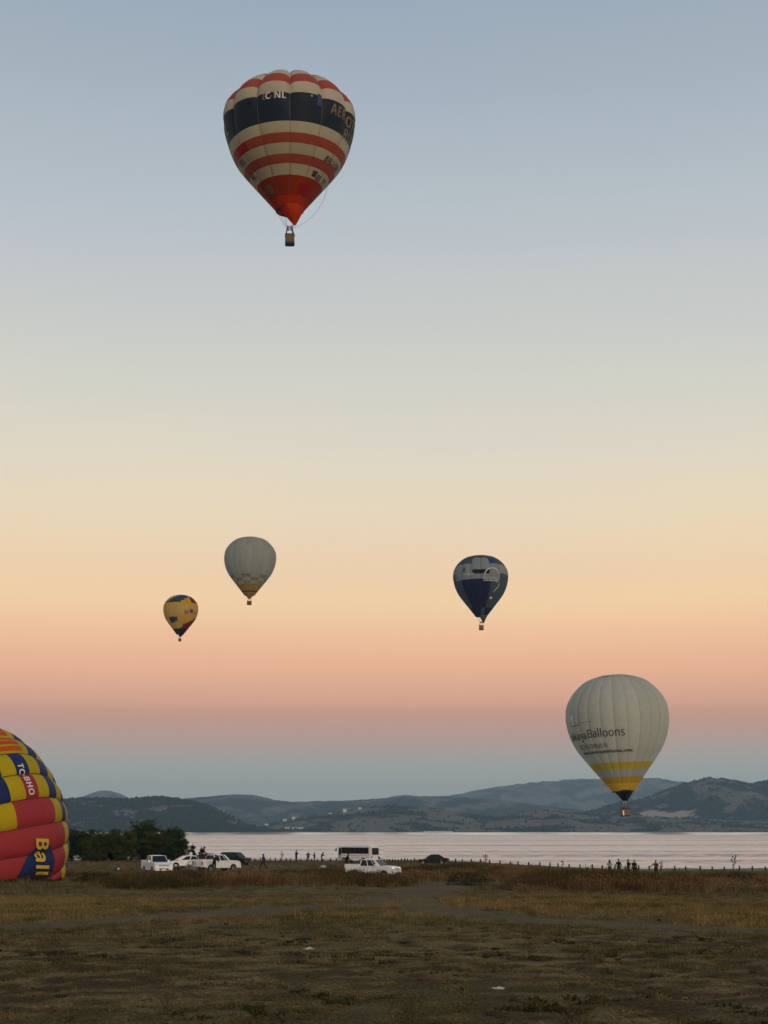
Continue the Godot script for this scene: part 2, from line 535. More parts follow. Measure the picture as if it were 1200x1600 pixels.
func build_hills() -> void:
	var m := vertex_paint("hillside", 0.95, 0.1)
	for h in hill_list:
		var b := MB.new()
		b.colored = true
		var x0: float = h.ridge[0][0]
		var x1: float = h.ridge[-1][0]
		var nx := int((x1 - x0) / h.step)
		var nd := int((h.w + h.back) / (h.step * 1.5))
		for j in nd + 1:
			var d: float = h.d - h.w + (h.w + h.back) * j / nd
			for i in nx + 1:
				var x := x0 + (x1 - x0) * i / nx
				var y := hill_y(h, x, d)
				b.v.append(Vector3(x, y, -d))
				b.c.append(hill_color(h, x, d, y))
		for j in nd + 1:
			for i in nx + 1:
				var w := nx + 1
				var du := b.v[j * w + mini(i + 1, nx)] - b.v[j * w + maxi(i - 1, 0)]
				var dv := b.v[mini(j + 1, nd) * w + i] - b.v[maxi(j - 1, 0) * w + i]
				var nn := du.cross(dv).normalized()
				b.n.append(nn if nn.y > 0 else -nn)
		for j in nd:
			for i in nx:
				var a := j * (nx + 1) + i
				b.idx.append_array([a, a + nx + 1, a + nx + 2, a, a + nx + 2, a + 1])
		single(h.name, b.mesh(), m, h.label, "hill", "", "structure")
	# the flat land behind the lake, with its pale beach
	var b := MB.new()
	b.colored = true
	var rows := [[3360.0, -5.0], [3400.0, -3.9], [3430.0, -0.9], [3460.0, 0.6], [3520.0, 1.0], [3700.0, 1.8], [4200.0, 4.0], [5200.0, 9.0], [7000.0, 18.0], [12500.0, 40.0]]
	var nx := 900
	for r in rows.size():
		for i in nx + 1:
			var x := -4200.0 + 8400.0 * i / nx
			var d: float = rows[r][0] + noise_b.get_noise_1d(x * 0.03) * 10.0
			var n := noise_b.get_noise_2d(x * 0.035, r * 9.0)
			var pale := sstep(-0.25, 0.2, noise_a.get_noise_1d(x * 0.13 + 11.0) + 0.35 * sstep(50, 160, x) * (1.0 - sstep(420, 520, x)) + 0.3 * (1.0 - sstep(-420, -300, x)))
			var c := Color(0.13, 0.115, 0.085).lerp(Color(0.05, 0.05, 0.035), clampf(0.5 + n * 1.4, 0, 1))
			if r < 4:
				c = Color(0.88, 0.87, 0.84).lerp(Color(0.22, 0.20, 0.165), 1.0 - pale * clampf(0.85 + n, 0.3, 1.0))
			b.vert(Vector3(x, rows[r][1] * (0.75 + 0.4 * pale) if r in [2, 3, 4] else rows[r][1], -d), Vector3(0, 0.45, 0.9).normalized() if r < 4 else Vector3.UP, c)
	for r in rows.size() - 1:
		for i in nx:
			var a := r * (nx + 1) + i
			b.face(a, a + 1, a + nx + 2); b.face(a, a + nx + 2, a + nx + 1)
	single("far_shore", b.mesh(), m, "flat far shore with a pale beach line", "shore", "", "structure")

func build_woods() -> void:
	# crowns of the far woods: a rounded low clump of faces, scattered where the slopes are wooded
	var kinds := []
	var b := MB.new()
	rng.seed = 77
	var rings := [[0.0, 0.75], [0.35, 1.0], [0.75, 0.72], [1.05, 0.0]]
	for k in rings.size() - 1:
		for i in 6:
			var p := []
			for q in [[k, i], [k, i + 1], [k + 1, i + 1], [k + 1, i]]:
				var t: float = TAU * q[1] / 6.0
				p.append(Vector3(cos(t) * rings[q[0]][1], rings[q[0]][0], sin(t) * rings[q[0]][1]))
			var mid: Vector3 = (p[0] + p[1] + p[2] + p[3]) * 0.25
			b.quad(p[0], p[1], p[2], p[3], Vector3(mid.x, 0.2, mid.z))
	var mesh := b.mesh()
	var mat := vertex_paint("far leaves", 1.0, 0.0)
	for spec in [[0, 15000, 3.6], [1, 9000, 3.4], [2, 13000, 4.2]]:
		var h: Dictionary = hill_list[spec[0]]
		var xf := []
		var cols := []
		var lo: float = maxf(h.ridge[0][0], -1500.0)
		var hi: float = minf(h.ridge[-1][0], 1900.0)
		for k in spec[1]:
			var x := rnd(lo, hi)
			var d: float = h.d - h.w * pow(rng.randf(), 0.8) + 60.0
			var y := hill_y(h, x, d)
			if y < LAKE + 2.0:
				continue
			var c := hill_color(h, x, d, y)
			if (c.r > 0.075 and rng.randf() > 0.10) or c.r > 0.16:
				continue
			var s: float = spec[2] * rnd(0.5, 1.3)
			xf.append(Transform3D(Basis.from_scale(Vector3(s, s * rnd(0.9, 1.9), s)).rotated(Vector3.UP, rng.randf() * TAU), Vector3(x, y - 0.6, -d)))
			var g := rnd(0.7, 1.35)
			cols.append(Color(0.019 * g, 0.028 * g, 0.021 * g))
		var o := scatter("far_woods", mesh, mat, xf, cols, self, ["dark woods covering the hill on the left shore", "scattered scrub on the low hills beyond the lake", "dark woods covering the broad hill on the right"][spec[0]], "woods")
		o.set_meta("kind", "stuff")

func build_far_houses() -> void:
	var spots := [[-392.0, 4560.0, 10.0, 5.0, "small white house at the foot of the wooded hill, leftmost of the far houses"], [-372.0, 4600.0, 13.0, 5.0, "small white house just right of the leftmost far house"], [-322.0, 4720.0, 12.0, 5.5, "white house on the rise, left one of a close pair"], [-292.0, 4730.0, 14.0, 5.5, "white house on the rise, right one of a close pair"], [-172.0, 4640.0, 10.0, 5.0, "small white house between the close pair and the tall white block"], [-126.0, 4660.0, 12.0, 9.0, "tall white block on the bare slope beyond the lake"], [-78.0, 4700.0, 10.0, 5.0, "small white house right of the tall white block"], [-252.0, 4080.0, 52.0, 4.0, "long low white building near the far water's edge, left of the middle"], [132.0, 3560.0, 70.0, 3.0, "long low white shed on the far beach, right of the middle"]]
	for s in spots:
		var y := -1.0
		for h in hill_list:
			if s[1] > h.d - h.w and s[0] > h.ridge[0][0]:
				y = maxf(y, hill_y(h, s[0], s[1]))
		var t := thing("far_house", s[4], "house", Vector3(s[0], y, -s[1]), rnd(-0.3, 0.3))
		var w: float = s[2]
		var hh: float = s[3]
		var b := MB.new()
		b.box(Vector3(0, hh * 0.5 - 1.0, 0), Vector3(w, hh + 2.0, 9.0))
		part("wall", b.mesh(), paint("whitewash", 0.50, 0.48, 0.45, 0.9), t)
		b = MB.new()
		var p := [Vector3(-w * 0.52, hh, 5.0), Vector3(w * 0.52, hh, 5.0), Vector3(w * 0.52, hh + 2.0, 0), Vector3(-w * 0.52, hh + 2.0, 0), Vector3(w * 0.52, hh, -5.0), Vector3(-w * 0.52, hh, -5.0)]
		b.quad(p[0], p[1], p[2], p[3], Vector3(0, 1, 1)); b.quad(p[3], p[2], p[4], p[5], Vector3(0, 1, -1))
		b.tri(p[0], p[3], p[5], Vector3.LEFT); b.tri(p[1], p[2], p[4], Vector3.RIGHT)
		part("roof", b.mesh(), paint("pale roof", 0.45, 0.40, 0.36, 0.9) if hh < 8.0 and w < 40.0 else paint("sheet roof", 0.45, 0.45, 0.43, 0.8), t)

# ------------------------------------------------------------------ grass and weeds
func blade_mesh(blades: int, height: float, spread: float, width: float, lean: float, heads := 0.0) -> ArrayMesh:
	var b := MB.new()
	b.colored = true
	for k in blades:
		var t := rng.randf() * TAU
		var o := Vector3(cos(t), 0, sin(t)) * spread * sqrt(rng.randf())
		var dir := Vector3(rnd(-1, 1), 0, rnd(-1, 1)) * lean
		var h := height * rnd(0.5, 1.0)
		var side := Vector3(cos(t + 1.3), 0, sin(t + 1.3)) * width
		var mid := o + Vector3(dir.x * 0.35, h * 0.6, dir.z * 0.35)
		var tip := o + Vector3(dir.x, h, dir.z)
		var g := rnd(0.65, 1.3)
		var col := Color(g, g * rnd(0.92, 1.05), g * rnd(0.85, 1.05))
		var nn := side.cross(Vector3.UP).normalized() + Vector3.UP * 0.6
		nn = nn.normalized()
		var i := b.vert(o - side, nn, col)
		b.vert(o + side, nn, col); b.vert(mid + side * 0.7, nn, col); b.vert(mid - side * 0.7, nn, col); b.vert(tip, nn, col)
		b.face(i, i + 1, i + 2); b.face(i, i + 2, i + 3); b.face(i + 3, i + 2, i + 4)
		if heads > 0.0 and rng.randf() < 0.8:   # a seed head: three crossed slivers
			for q in 3:
				var a := tip - Vector3(dir.x, h, dir.z) * 0.28 * rng.randf()
				var s := Vector3(rnd(-1, 1), rnd(-0.2, 0.6), rnd(-1, 1)) * heads
				b.tri(a - s, a + s, a + Vector3(s.z, absf(s.x) + heads * 2.0, -s.x), (Vector3.UP + s.cross(Vector3.UP).normalized()).normalized(), col)
	return b.mesh()

func build_grass() -> void:
	rng.seed = 11
	var mat := vertex_paint("dry blades", 0.9, 0.15, 0.3)
	# short stubble and flattened straw on the near field
	var kinds := [blade_mesh(10, 0.055, 0.13, 0.004, 0.07), blade_mesh(14, 0.11, 0.17, 0.005, 0.13), blade_mesh(10, 0.035, 0.18, 0.005, 0.17)]
	var xf := [[], [], []]
	var cols := [[], [], []]
	for k in 230000:
		var d := 11.0 + 62.0 * pow(rng.randf(), 1.25)
		var x := rnd(-1, 1) * (d * 0.36 + 2.0)
		var o := ochre_share(x, d)
		var patch := noise_b.get_noise_2d(x * 2.0, d * 2.0) + noise_a.get_noise_2d(x * 3.0, d * 3.0) * 0.6
		if rng.randf() > clampf(0.22 + patch * 0.75 + o * 0.75, 0.03, 1.0):
			continue
		if rng.randf() > sstep(0.8, 2.2, track_distance(x, d)) + 0.05:
			continue
		var kind := rng.randi() % 3
		if o > 0.5 and rng.randf() < 0.6:
			kind = 1
		var s := rnd(0.6, 1.25) * (1.0 + o * 0.5) * (0.55 + 0.45 * sstep(15, 30, d))
		xf[kind].append(Transform3D(Basis.from_scale(Vector3(s, s * rnd(0.7, 1.3), s)).rotated(Vector3.UP, rng.randf() * TAU), on_ground(x, d, -0.02)))
		var g := rnd(0.45, 1.6) * (1.35 if kind == 2 and rng.randf() < 0.25 else 1.0)
		var c := Color(0.150, 0.112, 0.052).lerp(Color(0.235, 0.170, 0.068), o)
		if patch > 0.18 and rng.randf() < 0.5:
			c = Color(0.070, 0.074, 0.026)
		cols[kind].append(Color(c.r * g, c.g * g, c.b * g))
	var labels := ["short brown stubble on the near field", "yellow tufts of dry grass across the field", "flattened straw on the bare soil"]
	for k in 3:
		scatter(["stubble", "dry_grass", "straw"][k], kinds[k], mat, xf[k], cols[k], self, labels[k], "grass")
	# longer grass towards the lake
	var tall := blade_mesh(16, 0.42, 0.40, 0.014, 0.22)
	var a := []
	var c2 := []
	for k in 26000:
		var d := rnd(66, 285)
		var x := rnd(-1, 1) * (d * 0.33 + 6.0)
		if ground_base(x, d) < -3.7 or track_distance(x, d) < 2.0 or rng.randf() > 0.35 + noise_a.get_noise_2d(x * 2.0, d) * 1.2 + ochre_share(x, d) * 0.3:
			continue
		var s := rnd(0.5, 1.2)
		a.append(Transform3D(Basis.from_scale(Vector3(s, s * rnd(0.6, 1.2), s)).rotated(Vector3.UP, rng.randf() * TAU), on_ground(x, d, -0.03)))
		var g := rnd(0.6, 1.25)
		var c := Color(0.20, 0.145, 0.070).lerp(Color(0.095, 0.088, 0.038), rng.randf())
		c2.append(Color(c.r * g, c.g * g, c.b * g))
	scatter("lakeside_grass", tall, mat, a, c2, self, "longer straw-coloured grass towards the lake", "grass")
	# rust-brown weeds with seed heads
	var weeds := [blade_mesh(24, 0.95, 0.45, 0.010, 0.12, 0.026), blade_mesh(26, 0.72, 0.55, 0.011, 0.22, 0.030)]
	var wx := [[], []]
	var wc := [[], []]
	for k in 60000:
		var d := rnd(52, 215)
		var x := rnd(-0.33, 0.37) * d + rnd(-4, 4)
		if rng.randf() > brush_share(x, d) or (x < 2.0 and x > -4.8 and d > 139.5 and d < 148):
			continue
		var kind := rng.randi() % 2
		var low := clampf(0.62 + noise_b.get_noise_2d(x * 0.7, d * 0.5) * 0.7 + 0.15 * sstep(6, 14, x), 0.3, 1.15)
		low *= 1.0 - 0.35 * (1.0 - sstep(-12, -4, x)) * sstep(100, 125, d)
		var s := rnd(0.7, 1.15)
		wx[kind].append(Transform3D(Basis.from_scale(Vector3(s, s * low * rnd(0.7, 1.15), s)).rotated(Vector3.UP, rng.randf() * TAU), on_ground(x, d, -0.04)))
		var q := noise_a.get_noise_2d(x * 2.2 + 31, d * 1.2) + rnd(-0.25, 0.25)
		var c := Color(0.150, 0.080, 0.034).lerp(Color(0.085, 0.070, 0.027), sstep(-0.1, 0.3, q)).lerp(Color(0.26, 0.17, 0.08), sstep(0.08, 0.4, -q) * 0.9)
		var g := rnd(0.7, 1.25)
		wc[kind].append(Color(c.r * g, c.g * g, c.b * g))
	for k in 2:
		scatter("rust_weeds", weeds[k], mat, wx[k], wc[k], self, ["tall rust-brown weeds with seed heads in front of the lake", "spreading reddish brown weeds in the band of scrub"][k], "weeds")

func build_shrubs() -> void:
	rng.seed = 301
	var mat := vertex_paint("dry blades", 0.9, 0.15, 0.3)
	var spots := [[-18.0, 92.0, 1.9, 0.8, "broad low dark brown shrub in front of the left white pickup"], [-24.0, 101.0, 1.5, 0.75, "dark brown shrub nearest the inflating balloon"], [-13.0, 98.0, 1.4, 0.9, "bushy brown shrub left of the scrub band, below the striding person"], [4.9, 86.0, 1.4, 0.75, "dark olive shrub beside the bend of the dirt track"], [20.5, 84.0, 1.1, 0.9, "dark shrub among the rust weeds at right"], [-21.5, 108.0, 1.2, 0.6, "small round brown shrub behind the broad low one"]]
	for s in spots:
		var t := thing("shrub", s[4], "shrub", on_ground(s[0], s[1]), 0.0, "low shrubs in the field")
		var b := MB.new()
		for k in 9:
			var q := rng.randf() * TAU
			b.tube(Vector3.ZERO, Vector3(cos(q) * s[2] * 0.5, s[3] * 0.7, sin(q) * s[2] * 0.5), 0.025, 0.01, 5)
		part("stem", b.mesh(), paint("bark", 0.05, 0.038, 0.026, 0.9), t)
		b = MB.new()
		b.colored = true
		for k in 2600:
			var u := Vector3(rnd(-1, 1), rnd(0, 1), rnd(-1, 1))
			if Vector2(u.x, u.z).length_squared() + u.y * u.y > 1.0 + noise_b.get_noise_2d(u.x * 9 + s[0] * 7, u.z * 9) * 0.7:
				continue
			var p := Vector3(u.x * s[2], u.y * s[3], u.z * s[2] * 0.8)
			var e := Vector3(rnd(-1, 1), rnd(-0.3, 1), rnd(-1, 1)).normalized() * rnd(0.05, 0.12)
			var f := Vector3(rnd(-1, 1), rnd(-0.5, 1), rnd(-1, 1)).normalized() * 0.035
			var g := rnd(0.6, 1.3)
			var col := Color(0.062 * g, 0.040 * g, 0.020 * g) if not "olive" in s[4] else Color(0.042 * g, 0.042 * g, 0.018 * g)
			b.tri(p - f, p + f, p + e, (u + Vector3.UP * 0.5).normalized(), col)
		part("foliage", b.mesh(), mat, t)
	# thistle stalks that stand above the weeds at right
	for s in [[44.6, 187.0, 2.5, 5, "tall branching dry thistle with dark heads against the lake, far right"], [25.0, 205.0, 1.3, 2, "single dry stalk right of the standing group"], [37.0, 195.0, 1.5, 2, "dry stalk with one dark head between red jacket and the tall thistle"], [14.3, 206.0, 1.7, 4, "dry bushy stalk right of the dark sedan"], [-16.9, 240.0, 1.9, 3, "dry stalk with a dark head left of the shoreline visitors"]]:
		var t := thing("dry_thistle", s[4], "thistle", on_ground(s[0], s[1]), 0.0, "dry stalks standing above the weeds")
		var st := MB.new()
		var tops := []
		for k in s[3]:
			var q := rng.randf() * TAU
			var top := Vector3(cos(q) * 0.45 * rnd(0.3, 1.0), s[2] * rnd(0.7, 1.0), sin(q) * 0.4)
			var bend := Vector3(top.x * 0.35, top.y * 0.55, top.z * 0.35)
			st.tube(Vector3(0, -0.1, 0), bend, 0.022, 0.018, 5); st.tube(bend, top, 0.018, 0.012, 5)
			var hd := MB.new()
			hd.hexa(top + Vector3(0, 0.07, 0), Vector3(0.075, 0.09, 0.075), Vector2(0.5, 0.5)); hd.hexa(top - Vector3(0, 0.06, 0), Vector3(0.05, 0.045, 0.05), Vector2(1.5, 1.5))
			tops.append(hd)
			for j in 3:
				var a := bend.lerp(top, rng.randf())
				st.quad(a, a + Vector3(0.12, 0.06, 0.03), a + Vector3(0.2, 0.02, 0.05), a + Vector3(0.1, -0.03, 0.0), Vector3.UP)
		part("stalk", st.mesh(), paint("bark", 0.05, 0.038, 0.026, 0.9), t)
		for hd in tops:
			part("seed_head", hd.mesh(), paint("seed head", 0.035, 0.026, 0.018, 0.9), t)

# ------------------------------------------------------------------ trees
func leaf_clump() -> ArrayMesh:
	var b := MB.new()
	b.colored = true
	for k in 14:
		var p := Vector3(rnd(-1, 1), rnd(-1, 1), rnd(-1, 1)) * 0.6
		var u := Vector3(rnd(-1, 1), rnd(-0.6, 0.6), rnd(-1, 1)).normalized() * rnd(0.3, 0.5)
		var w := u.cross(Vector3(rnd(-1, 1), 1, rnd(-1, 1))).normalized() * rnd(0.12, 0.2)
		var g := rnd(0.7, 1.3)
		var nn := u.cross(w).normalized()
		if nn.y < 0: nn = -nn
		b.quad(p - u, p + w, p + u, p - w, nn + Vector3.UP, Color(g, g, g * rnd(0.8, 1.1)))
	return b.mesh()

func tree(called: String, label: String, x: float, d: float, height: float, radius: float, clump: ArrayMesh, tint: Color, conifer := false) -> void:
	var t := thing(called, label, "tree", on_ground(x, d, -0.1), rng.randf() * TAU, "trees between the inflating balloon and the lake")
	var b := MB.new()
	var top := Vector3(rnd(-0.2, 0.2), height * 0.85, rnd(-0.2, 0.2))
	b.tube(Vector3.ZERO, top * 0.4, height * 0.035, height * 0.025, 9)
	b.tube(top * 0.4, top, height * 0.025, height * 0.006, 8)
	var limbs := []
	for k in 14:
		var y := rnd(0.12, 0.85)
		var q := k * 2.4 + rnd(-0.4, 0.4)
		var reach := radius * (1.05 - y * (0.95 if conifer else 0.62)) * rnd(0.7, 1.05)
		var from := top * y
		var to := from + Vector3(cos(q) * reach, height * (0.03 if conifer else 0.16) * rnd(0.4, 1.2), sin(q) * reach)
		b.tube(from, to, height * 0.012, height * 0.003, 6)
		limbs.append([from, to])
	part("trunk", b.mesh(), paint("bark", 0.05, 0.038, 0.026, 0.9), t)
	var xf := []
	var cols := []
	var count := int(420 * radius) if not conifer else int(320 * radius)
	for k in count:
		var l: Array = limbs[rng.randi() % limbs.size()]
		var f := pow(rng.randf(), 0.6)
		var p: Vector3 = l[0].lerp(l[1], f)
		var puff := 0.10 + 0.10 * f if conifer else radius * 0.34
		p += Vector3(rnd(-1, 1), rnd(-0.7, 0.9), rnd(-1, 1)) * puff
		if rng.randf() < 0.22:
			p = Vector3(rnd(-1, 1) * radius * 0.55, rnd(0.04, 0.25 if conifer else 0.5) * height, rnd(-1, 1) * radius * 0.55)
		p.y = clampf(p.y, 0.15, height)
		var s := rnd(0.28, 0.52) * (0.5 if conifer else 1.0)
		xf.append(Transform3D(Basis.from_euler(Vector3(rng.randf() * TAU, rng.randf() * TAU, 0)).scaled(Vector3(s, s * 0.8, s)), p))
		var g := rnd(0.55, 1.4) * (1.0 + 0.25 * noise_b.get_noise_3d(p.x * 3, p.y * 3, p.z * 3))
		cols.append(Color(tint.r * g, tint.g * g, tint.b * g))
	scatter("crown", clump, vertex_paint("leaves", 0.8, 0.25, 0.4), xf, cols, t)

func build_trees() -> void:
	rng.seed = 42
	var c := leaf_clump()
	var dark := Color(0.030, 0.054, 0.015)
	var olive := Color(0.058, 0.072, 0.016)
	tree("leafy_tree", "dark leafy tree half hidden by the inflating balloon", -53.0, 264.0, 5.6, 3.6, c, dark)
	tree("leafy_tree", "leafy tree mostly behind the inflating balloon, leftmost of all", -57.0, 262.0, 5.8, 3.3, c, dark)
	tree("leafy_tree", "low round tree with olive leaves next to the half hidden tree", -50.5, 256.0, 4.6, 2.9, c, olive)
	tree("leafy_tree", "rounded tree just right of the inflating balloon's edge", -48.8, 262.0, 5.6, 3.0, c, dark)
	tree("leafy_tree", "olive-green bushy tree in front of the tallest tree", -45.4, 255.0, 5.3, 2.8, c, olive)
	tree("leafy_tree", "tallest dark green tree in the clump by the lake", -43.5, 264.0, 8.1, 4.1, c, dark)
	tree("leafy_tree", "low olive tree filling the gap between the two tallest trees", -39.8, 256.0, 5.2, 2.9, c, olive)
	tree("leafy_tree", "second tallest dark tree, rightmost of the big clump", -37.6, 260.0, 6.7, 3.1, c, dark)
	tree("leafy_tree", "bushy tree behind the left white pickup's cab", -36.0, 252.0, 4.8, 2.3, c, dark)
	tree("conifer_sapling", "slim dark conifer sapling standing right of the tree clump, left of two", -31.3, 240.0, 4.0, 0.85, c, dark, true)
	tree("conifer_sapling", "slim dark conifer sapling standing beside the man on the pickup, right of two", -30.0, 240.0, 3.5, 0.75, c, dark, true)

# ------------------------------------------------------------------ balloons
var outline := [[0.0, 0.79], [0.18, 0.785], [0.33, 0.757], [0.61, 0.65], [0.84, 0.43], [0.965, 0.21], [1.0, 0.0], [0.985, -0.22], [0.93, -0.44], [0.83, -0.66], [0.715, -0.83], [0.60, -0.985], [0.41, -1.235], [0.21, -1.50]]
var prof := PackedVector2Array()   # the outline, resampled evenly from crown to mouth
var prof_len := 0.0

func build_profile() -> void:
	var fine := PackedVector2Array()
	for k in outline.size() - 1:
		var p := []
		for j in [-1, 0, 1, 2]:
			var q: Array = outline[clampi(k + j, 0, outline.size() - 1)]
			p.append(Vector2(q[0], q[1]))
		if k == 0:
			p[0] = Vector2(-0.18, 0.785)
		for s in 10:
			fine.append(p[1].cubic_interpolate(p[2], p[0], p[3], s / 10.0))
	fine.append(Vector2(outline[-1][0], outline[-1][1]))
	for k in fine.size() - 1:
		prof_len += fine[k].distance_to(fine[k + 1])
	var at := 0.0
	var want := 0.0
	for k in fine.size() - 1:
		var l := fine[k].distance_to(fine[k + 1])
		while want <= at + l and prof.size() < 201:
			prof.append(fine[k].lerp(fine[k + 1], (want - at) / l))
			want += prof_len / 200.0
		at += l
	while prof.size() < 201:
		prof.append(fine[-1])

func profile(s: float) -> Vector2:
	var f := clampf(s, 0.0, 1.0) * 200.0
	var k := mini(int(f), 199)
	return prof[k].lerp(prof[k + 1], f - k)

func s_at(y: float) -> float:
	for k in range(1, 201):
		if prof[k].y <= y:
			var a := prof[k - 1].y
			var b := prof[k].y
			return (k - 1 + (a - y) / maxf(a - b, 1e-6)) / 200.0
	return 1.0

# a balloon's shape: {r, gores, turn (angle of seam 0), swell: Callable(s) -> bulge per chord}
func skin(e: Dictionary, th: float, s: float, off := 0.0) -> Vector3:
	var q := profile(s)
	var d := profile(minf(s + 0.01, 1.0)) - profile(maxf(s - 0.01, 0.0))
	var nn := Vector2(-d.y, d.x).normalized()
	var gw: float = TAU / e.gores
	var u := fposmod((th - e.turn) / gw, 1.0)
	var lift: float = e.swell.call(s) * q.x * gw * sqrt(maxf(1.0 - (2 * u - 1) * (2 * u - 1), 0.0)) + off
	q += nn * lift
	q.y *= e.get("tall", 1.0)
	var p: Vector3 = Vector3(sin(th) * q.x, q.y, cos(th) * q.x) * e.r
	if e.has("lay"):
		p = e.lay.call(p)
	return p

func panel(e: Dictionary, g: int, s0: float, s1: float, nu: int, nv: int) -> ArrayMesh:
	var gw: float = TAU / e.gores
	var b := MB.new()
	panel_into(b, e, g, s0, s1, nu, nv)
	return b.mesh()

func panel_into(b: MB, e: Dictionary, g: int, s0: float, s1: float, nu: int, nv: int) -> void:
	var gw: float = TAU / e.gores
	var th0: float = e.turn + gw * g
	var mid: Vector3 = e.get("mid", Vector3.ZERO)
	b.grid(nu, nv, func(u, t):
		var c: float = 0.5 - 0.5 * cos(PI * clampf(u, 0.0, 1.0))
		return skin(e, th0 + gw * clampf(c, 0.0005, 0.9995), lerpf(s0, s1, t)),
		func(p): return p - mid)

func envelope(root: Node3D, e: Dictionary, bands: Array, pick: Callable, nu := 8, separate := true) -> Node3D:
	# bands: heights (in radii) between panels, crown first; pick(g, k) -> material
	var env: Node3D
	var by := {}
	if separate:
		env = Node3D.new()
		env.name = "envelope"
		root.add_child(env)
	var count := 0
	for k in bands.size() - 1:
		var s0 := 0.0 if k == 0 else s_at(bands[k])
		var s1 := 1.0 if k == bands.size() - 2 else s_at(bands[k + 1])
		for g in e.gores:
			var m: Material = pick.call(g, k)
			var nv := maxi(2, int((s1 - s0) * 42.0))
			if separate:
				piece("panel", count, panel(e, g, s0, s1, nu, nv), m, env)
				count += 1
			else:
				if not by.has(m):
					by[m] = MB.new()
				panel_into(by[m], e, g, s0, s1, nu, nv)
	if not separate:
		var mesh := ArrayMesh.new()
		var ms := []
		for m in by:
			var sub: ArrayMesh = by[m].mesh()
			mesh.add_surface_from_arrays(Mesh.PRIMITIVE_TRIANGLES, sub.surface_get_arrays(0))
			mesh.surface_set_material(mesh.get_surface_count() - 1, m)
		var o := MeshInstance3D.new()
		o.name = "envelope"
		o.mesh = mesh
		root.add_child(o)
		env = o
	return env

func tapes(env: Node3D, e: Dictionary, width: float, m: Material, from := 0.02) -> void:
	for g in e.gores:
		var b := MB.new()
		var th: float = e.turn + TAU / e.gores * g
		for k in 48:
			var q := []
			for j in [k, k + 1]:
				var s: float = lerpf(from, 1.0, j / 48.0)
				var r: float = maxf(profile(s).x, 0.02)
				var w: float = minf(width / e.r / r, 0.2) * 0.5
				for sd in [-1.0, 1.0]:
					var p := skin(e, th + 0.00001, s, 0.0)
					var side: Vector3 = Vector3(cos(th), 0, -sin(th)) * width * 0.5 * sd
					if e.has("lay"):
						side = skin(e, th + w * sd, s, 0.0) - p
					var o := skin(e, th + 0.00001, s, 0.035 / e.r) - p
					q.append(p + o + side)
			b.quad(q[0], q[1], q[3], q[2], (q[0] + q[3]) * 0.5 - e.get("mid", Vector3.ZERO))
		piece("load_tape", g, b.mesh(), m, env)

# lettering that follows the cloth: place(x, y) -> point on the skin, a little proud of it
func lettering(called: String, text: String, size: float, bold: bool, m: Material, parent: Node, place: Callable, centre := true, stretch := 1.0, slant := 0.0) -> void:
	var f := SystemFont.new()
	f.font_names = PackedStringArray(["Droid Sans"])
	if bold:
		f.font_weight = 700
	var tm := TextMesh.new()
	tm.text = text
	tm.font = f
	tm.font_size = 64
	tm.pixel_size = size / 64.0
	tm.depth = 0.0
	tm.curve_step = 3.0
	tm.horizontal_alignment = HORIZONTAL_ALIGNMENT_CENTER if centre else HORIZONTAL_ALIGNMENT_LEFT
	var a := tm.get_mesh_arrays()
	var vs: PackedVector3Array = a[Mesh.ARRAY_VERTEX]
	var ix: PackedInt32Array = a[Mesh.ARRAY_INDEX] if a[Mesh.ARRAY_INDEX] != null else PackedInt32Array(range(vs.size()))
	var stack := []
	for k in range(0, ix.size(), 3):
		stack.append([Vector2(vs[ix[k]].x, vs[ix[k]].y), Vector2(vs[ix[k + 1]].x, vs[ix[k + 1]].y), Vector2(vs[ix[k + 2]].x, vs[ix[k + 2]].y)])
	var b := MB.new()
	var most := maxf(size * 0.2, 0.12)
	while not stack.is_empty():
		var q: Array = stack.pop_back()
		var far := 0
		var best := 0.0
		for k in 3:
			var l: float = q[k].distance_to(q[(k + 1) % 3])
			if l > best:
				best = l; far = k
		if best > most:
			var x: Vector2 = (q[far] + q[(far + 1) % 3]) * 0.5
			stack.append([q[far], x, q[(far + 2) % 3]])
			stack.append([x, q[(far + 1) % 3], q[(far + 2) % 3]])
			continue
		var p := []
		for k in 3:
			p.append(place.call((q[k].x + q[k].y * slant) * stretch, q[k].y))
		var nn: Vector3 = (p[1] - p[0]).cross(p[2] - p[0])
		if nn.length() < 1e-10:
			continue
		nn = nn.normalized()
		var o: Vector3 = place.call(q[0].x * stretch, q[0].y + 0.001) - p[0]
		b.tri(p[0], p[1], p[2], out_of(nn, place, q[0]))
	part(called, b.mesh(), m, parent)

func out_of(nn: Vector3, place: Callable, q: Vector2) -> Vector3:
	var dx: Vector3 = place.call(q.x + 0.05, q.y) - place.call(q.x, q.y)
	var dy: Vector3 = place.call(q.x, q.y + 0.05) - place.call(q.x, q.y)
	var o := dx.cross(dy)
	return nn if nn.dot(o) >= 0.0 else -nn

func upright(e: Dictionary, th: float, y: float, off := 0.05) -> Callable:
	var s0 := s_at(y)
	return func(a, b):
		var s: float = s0 - b / (e.r * prof_len)
		var r := maxf(profile(s).x * e.r, 0.5)
		return skin(e, th + a / r, s, off / e.r)

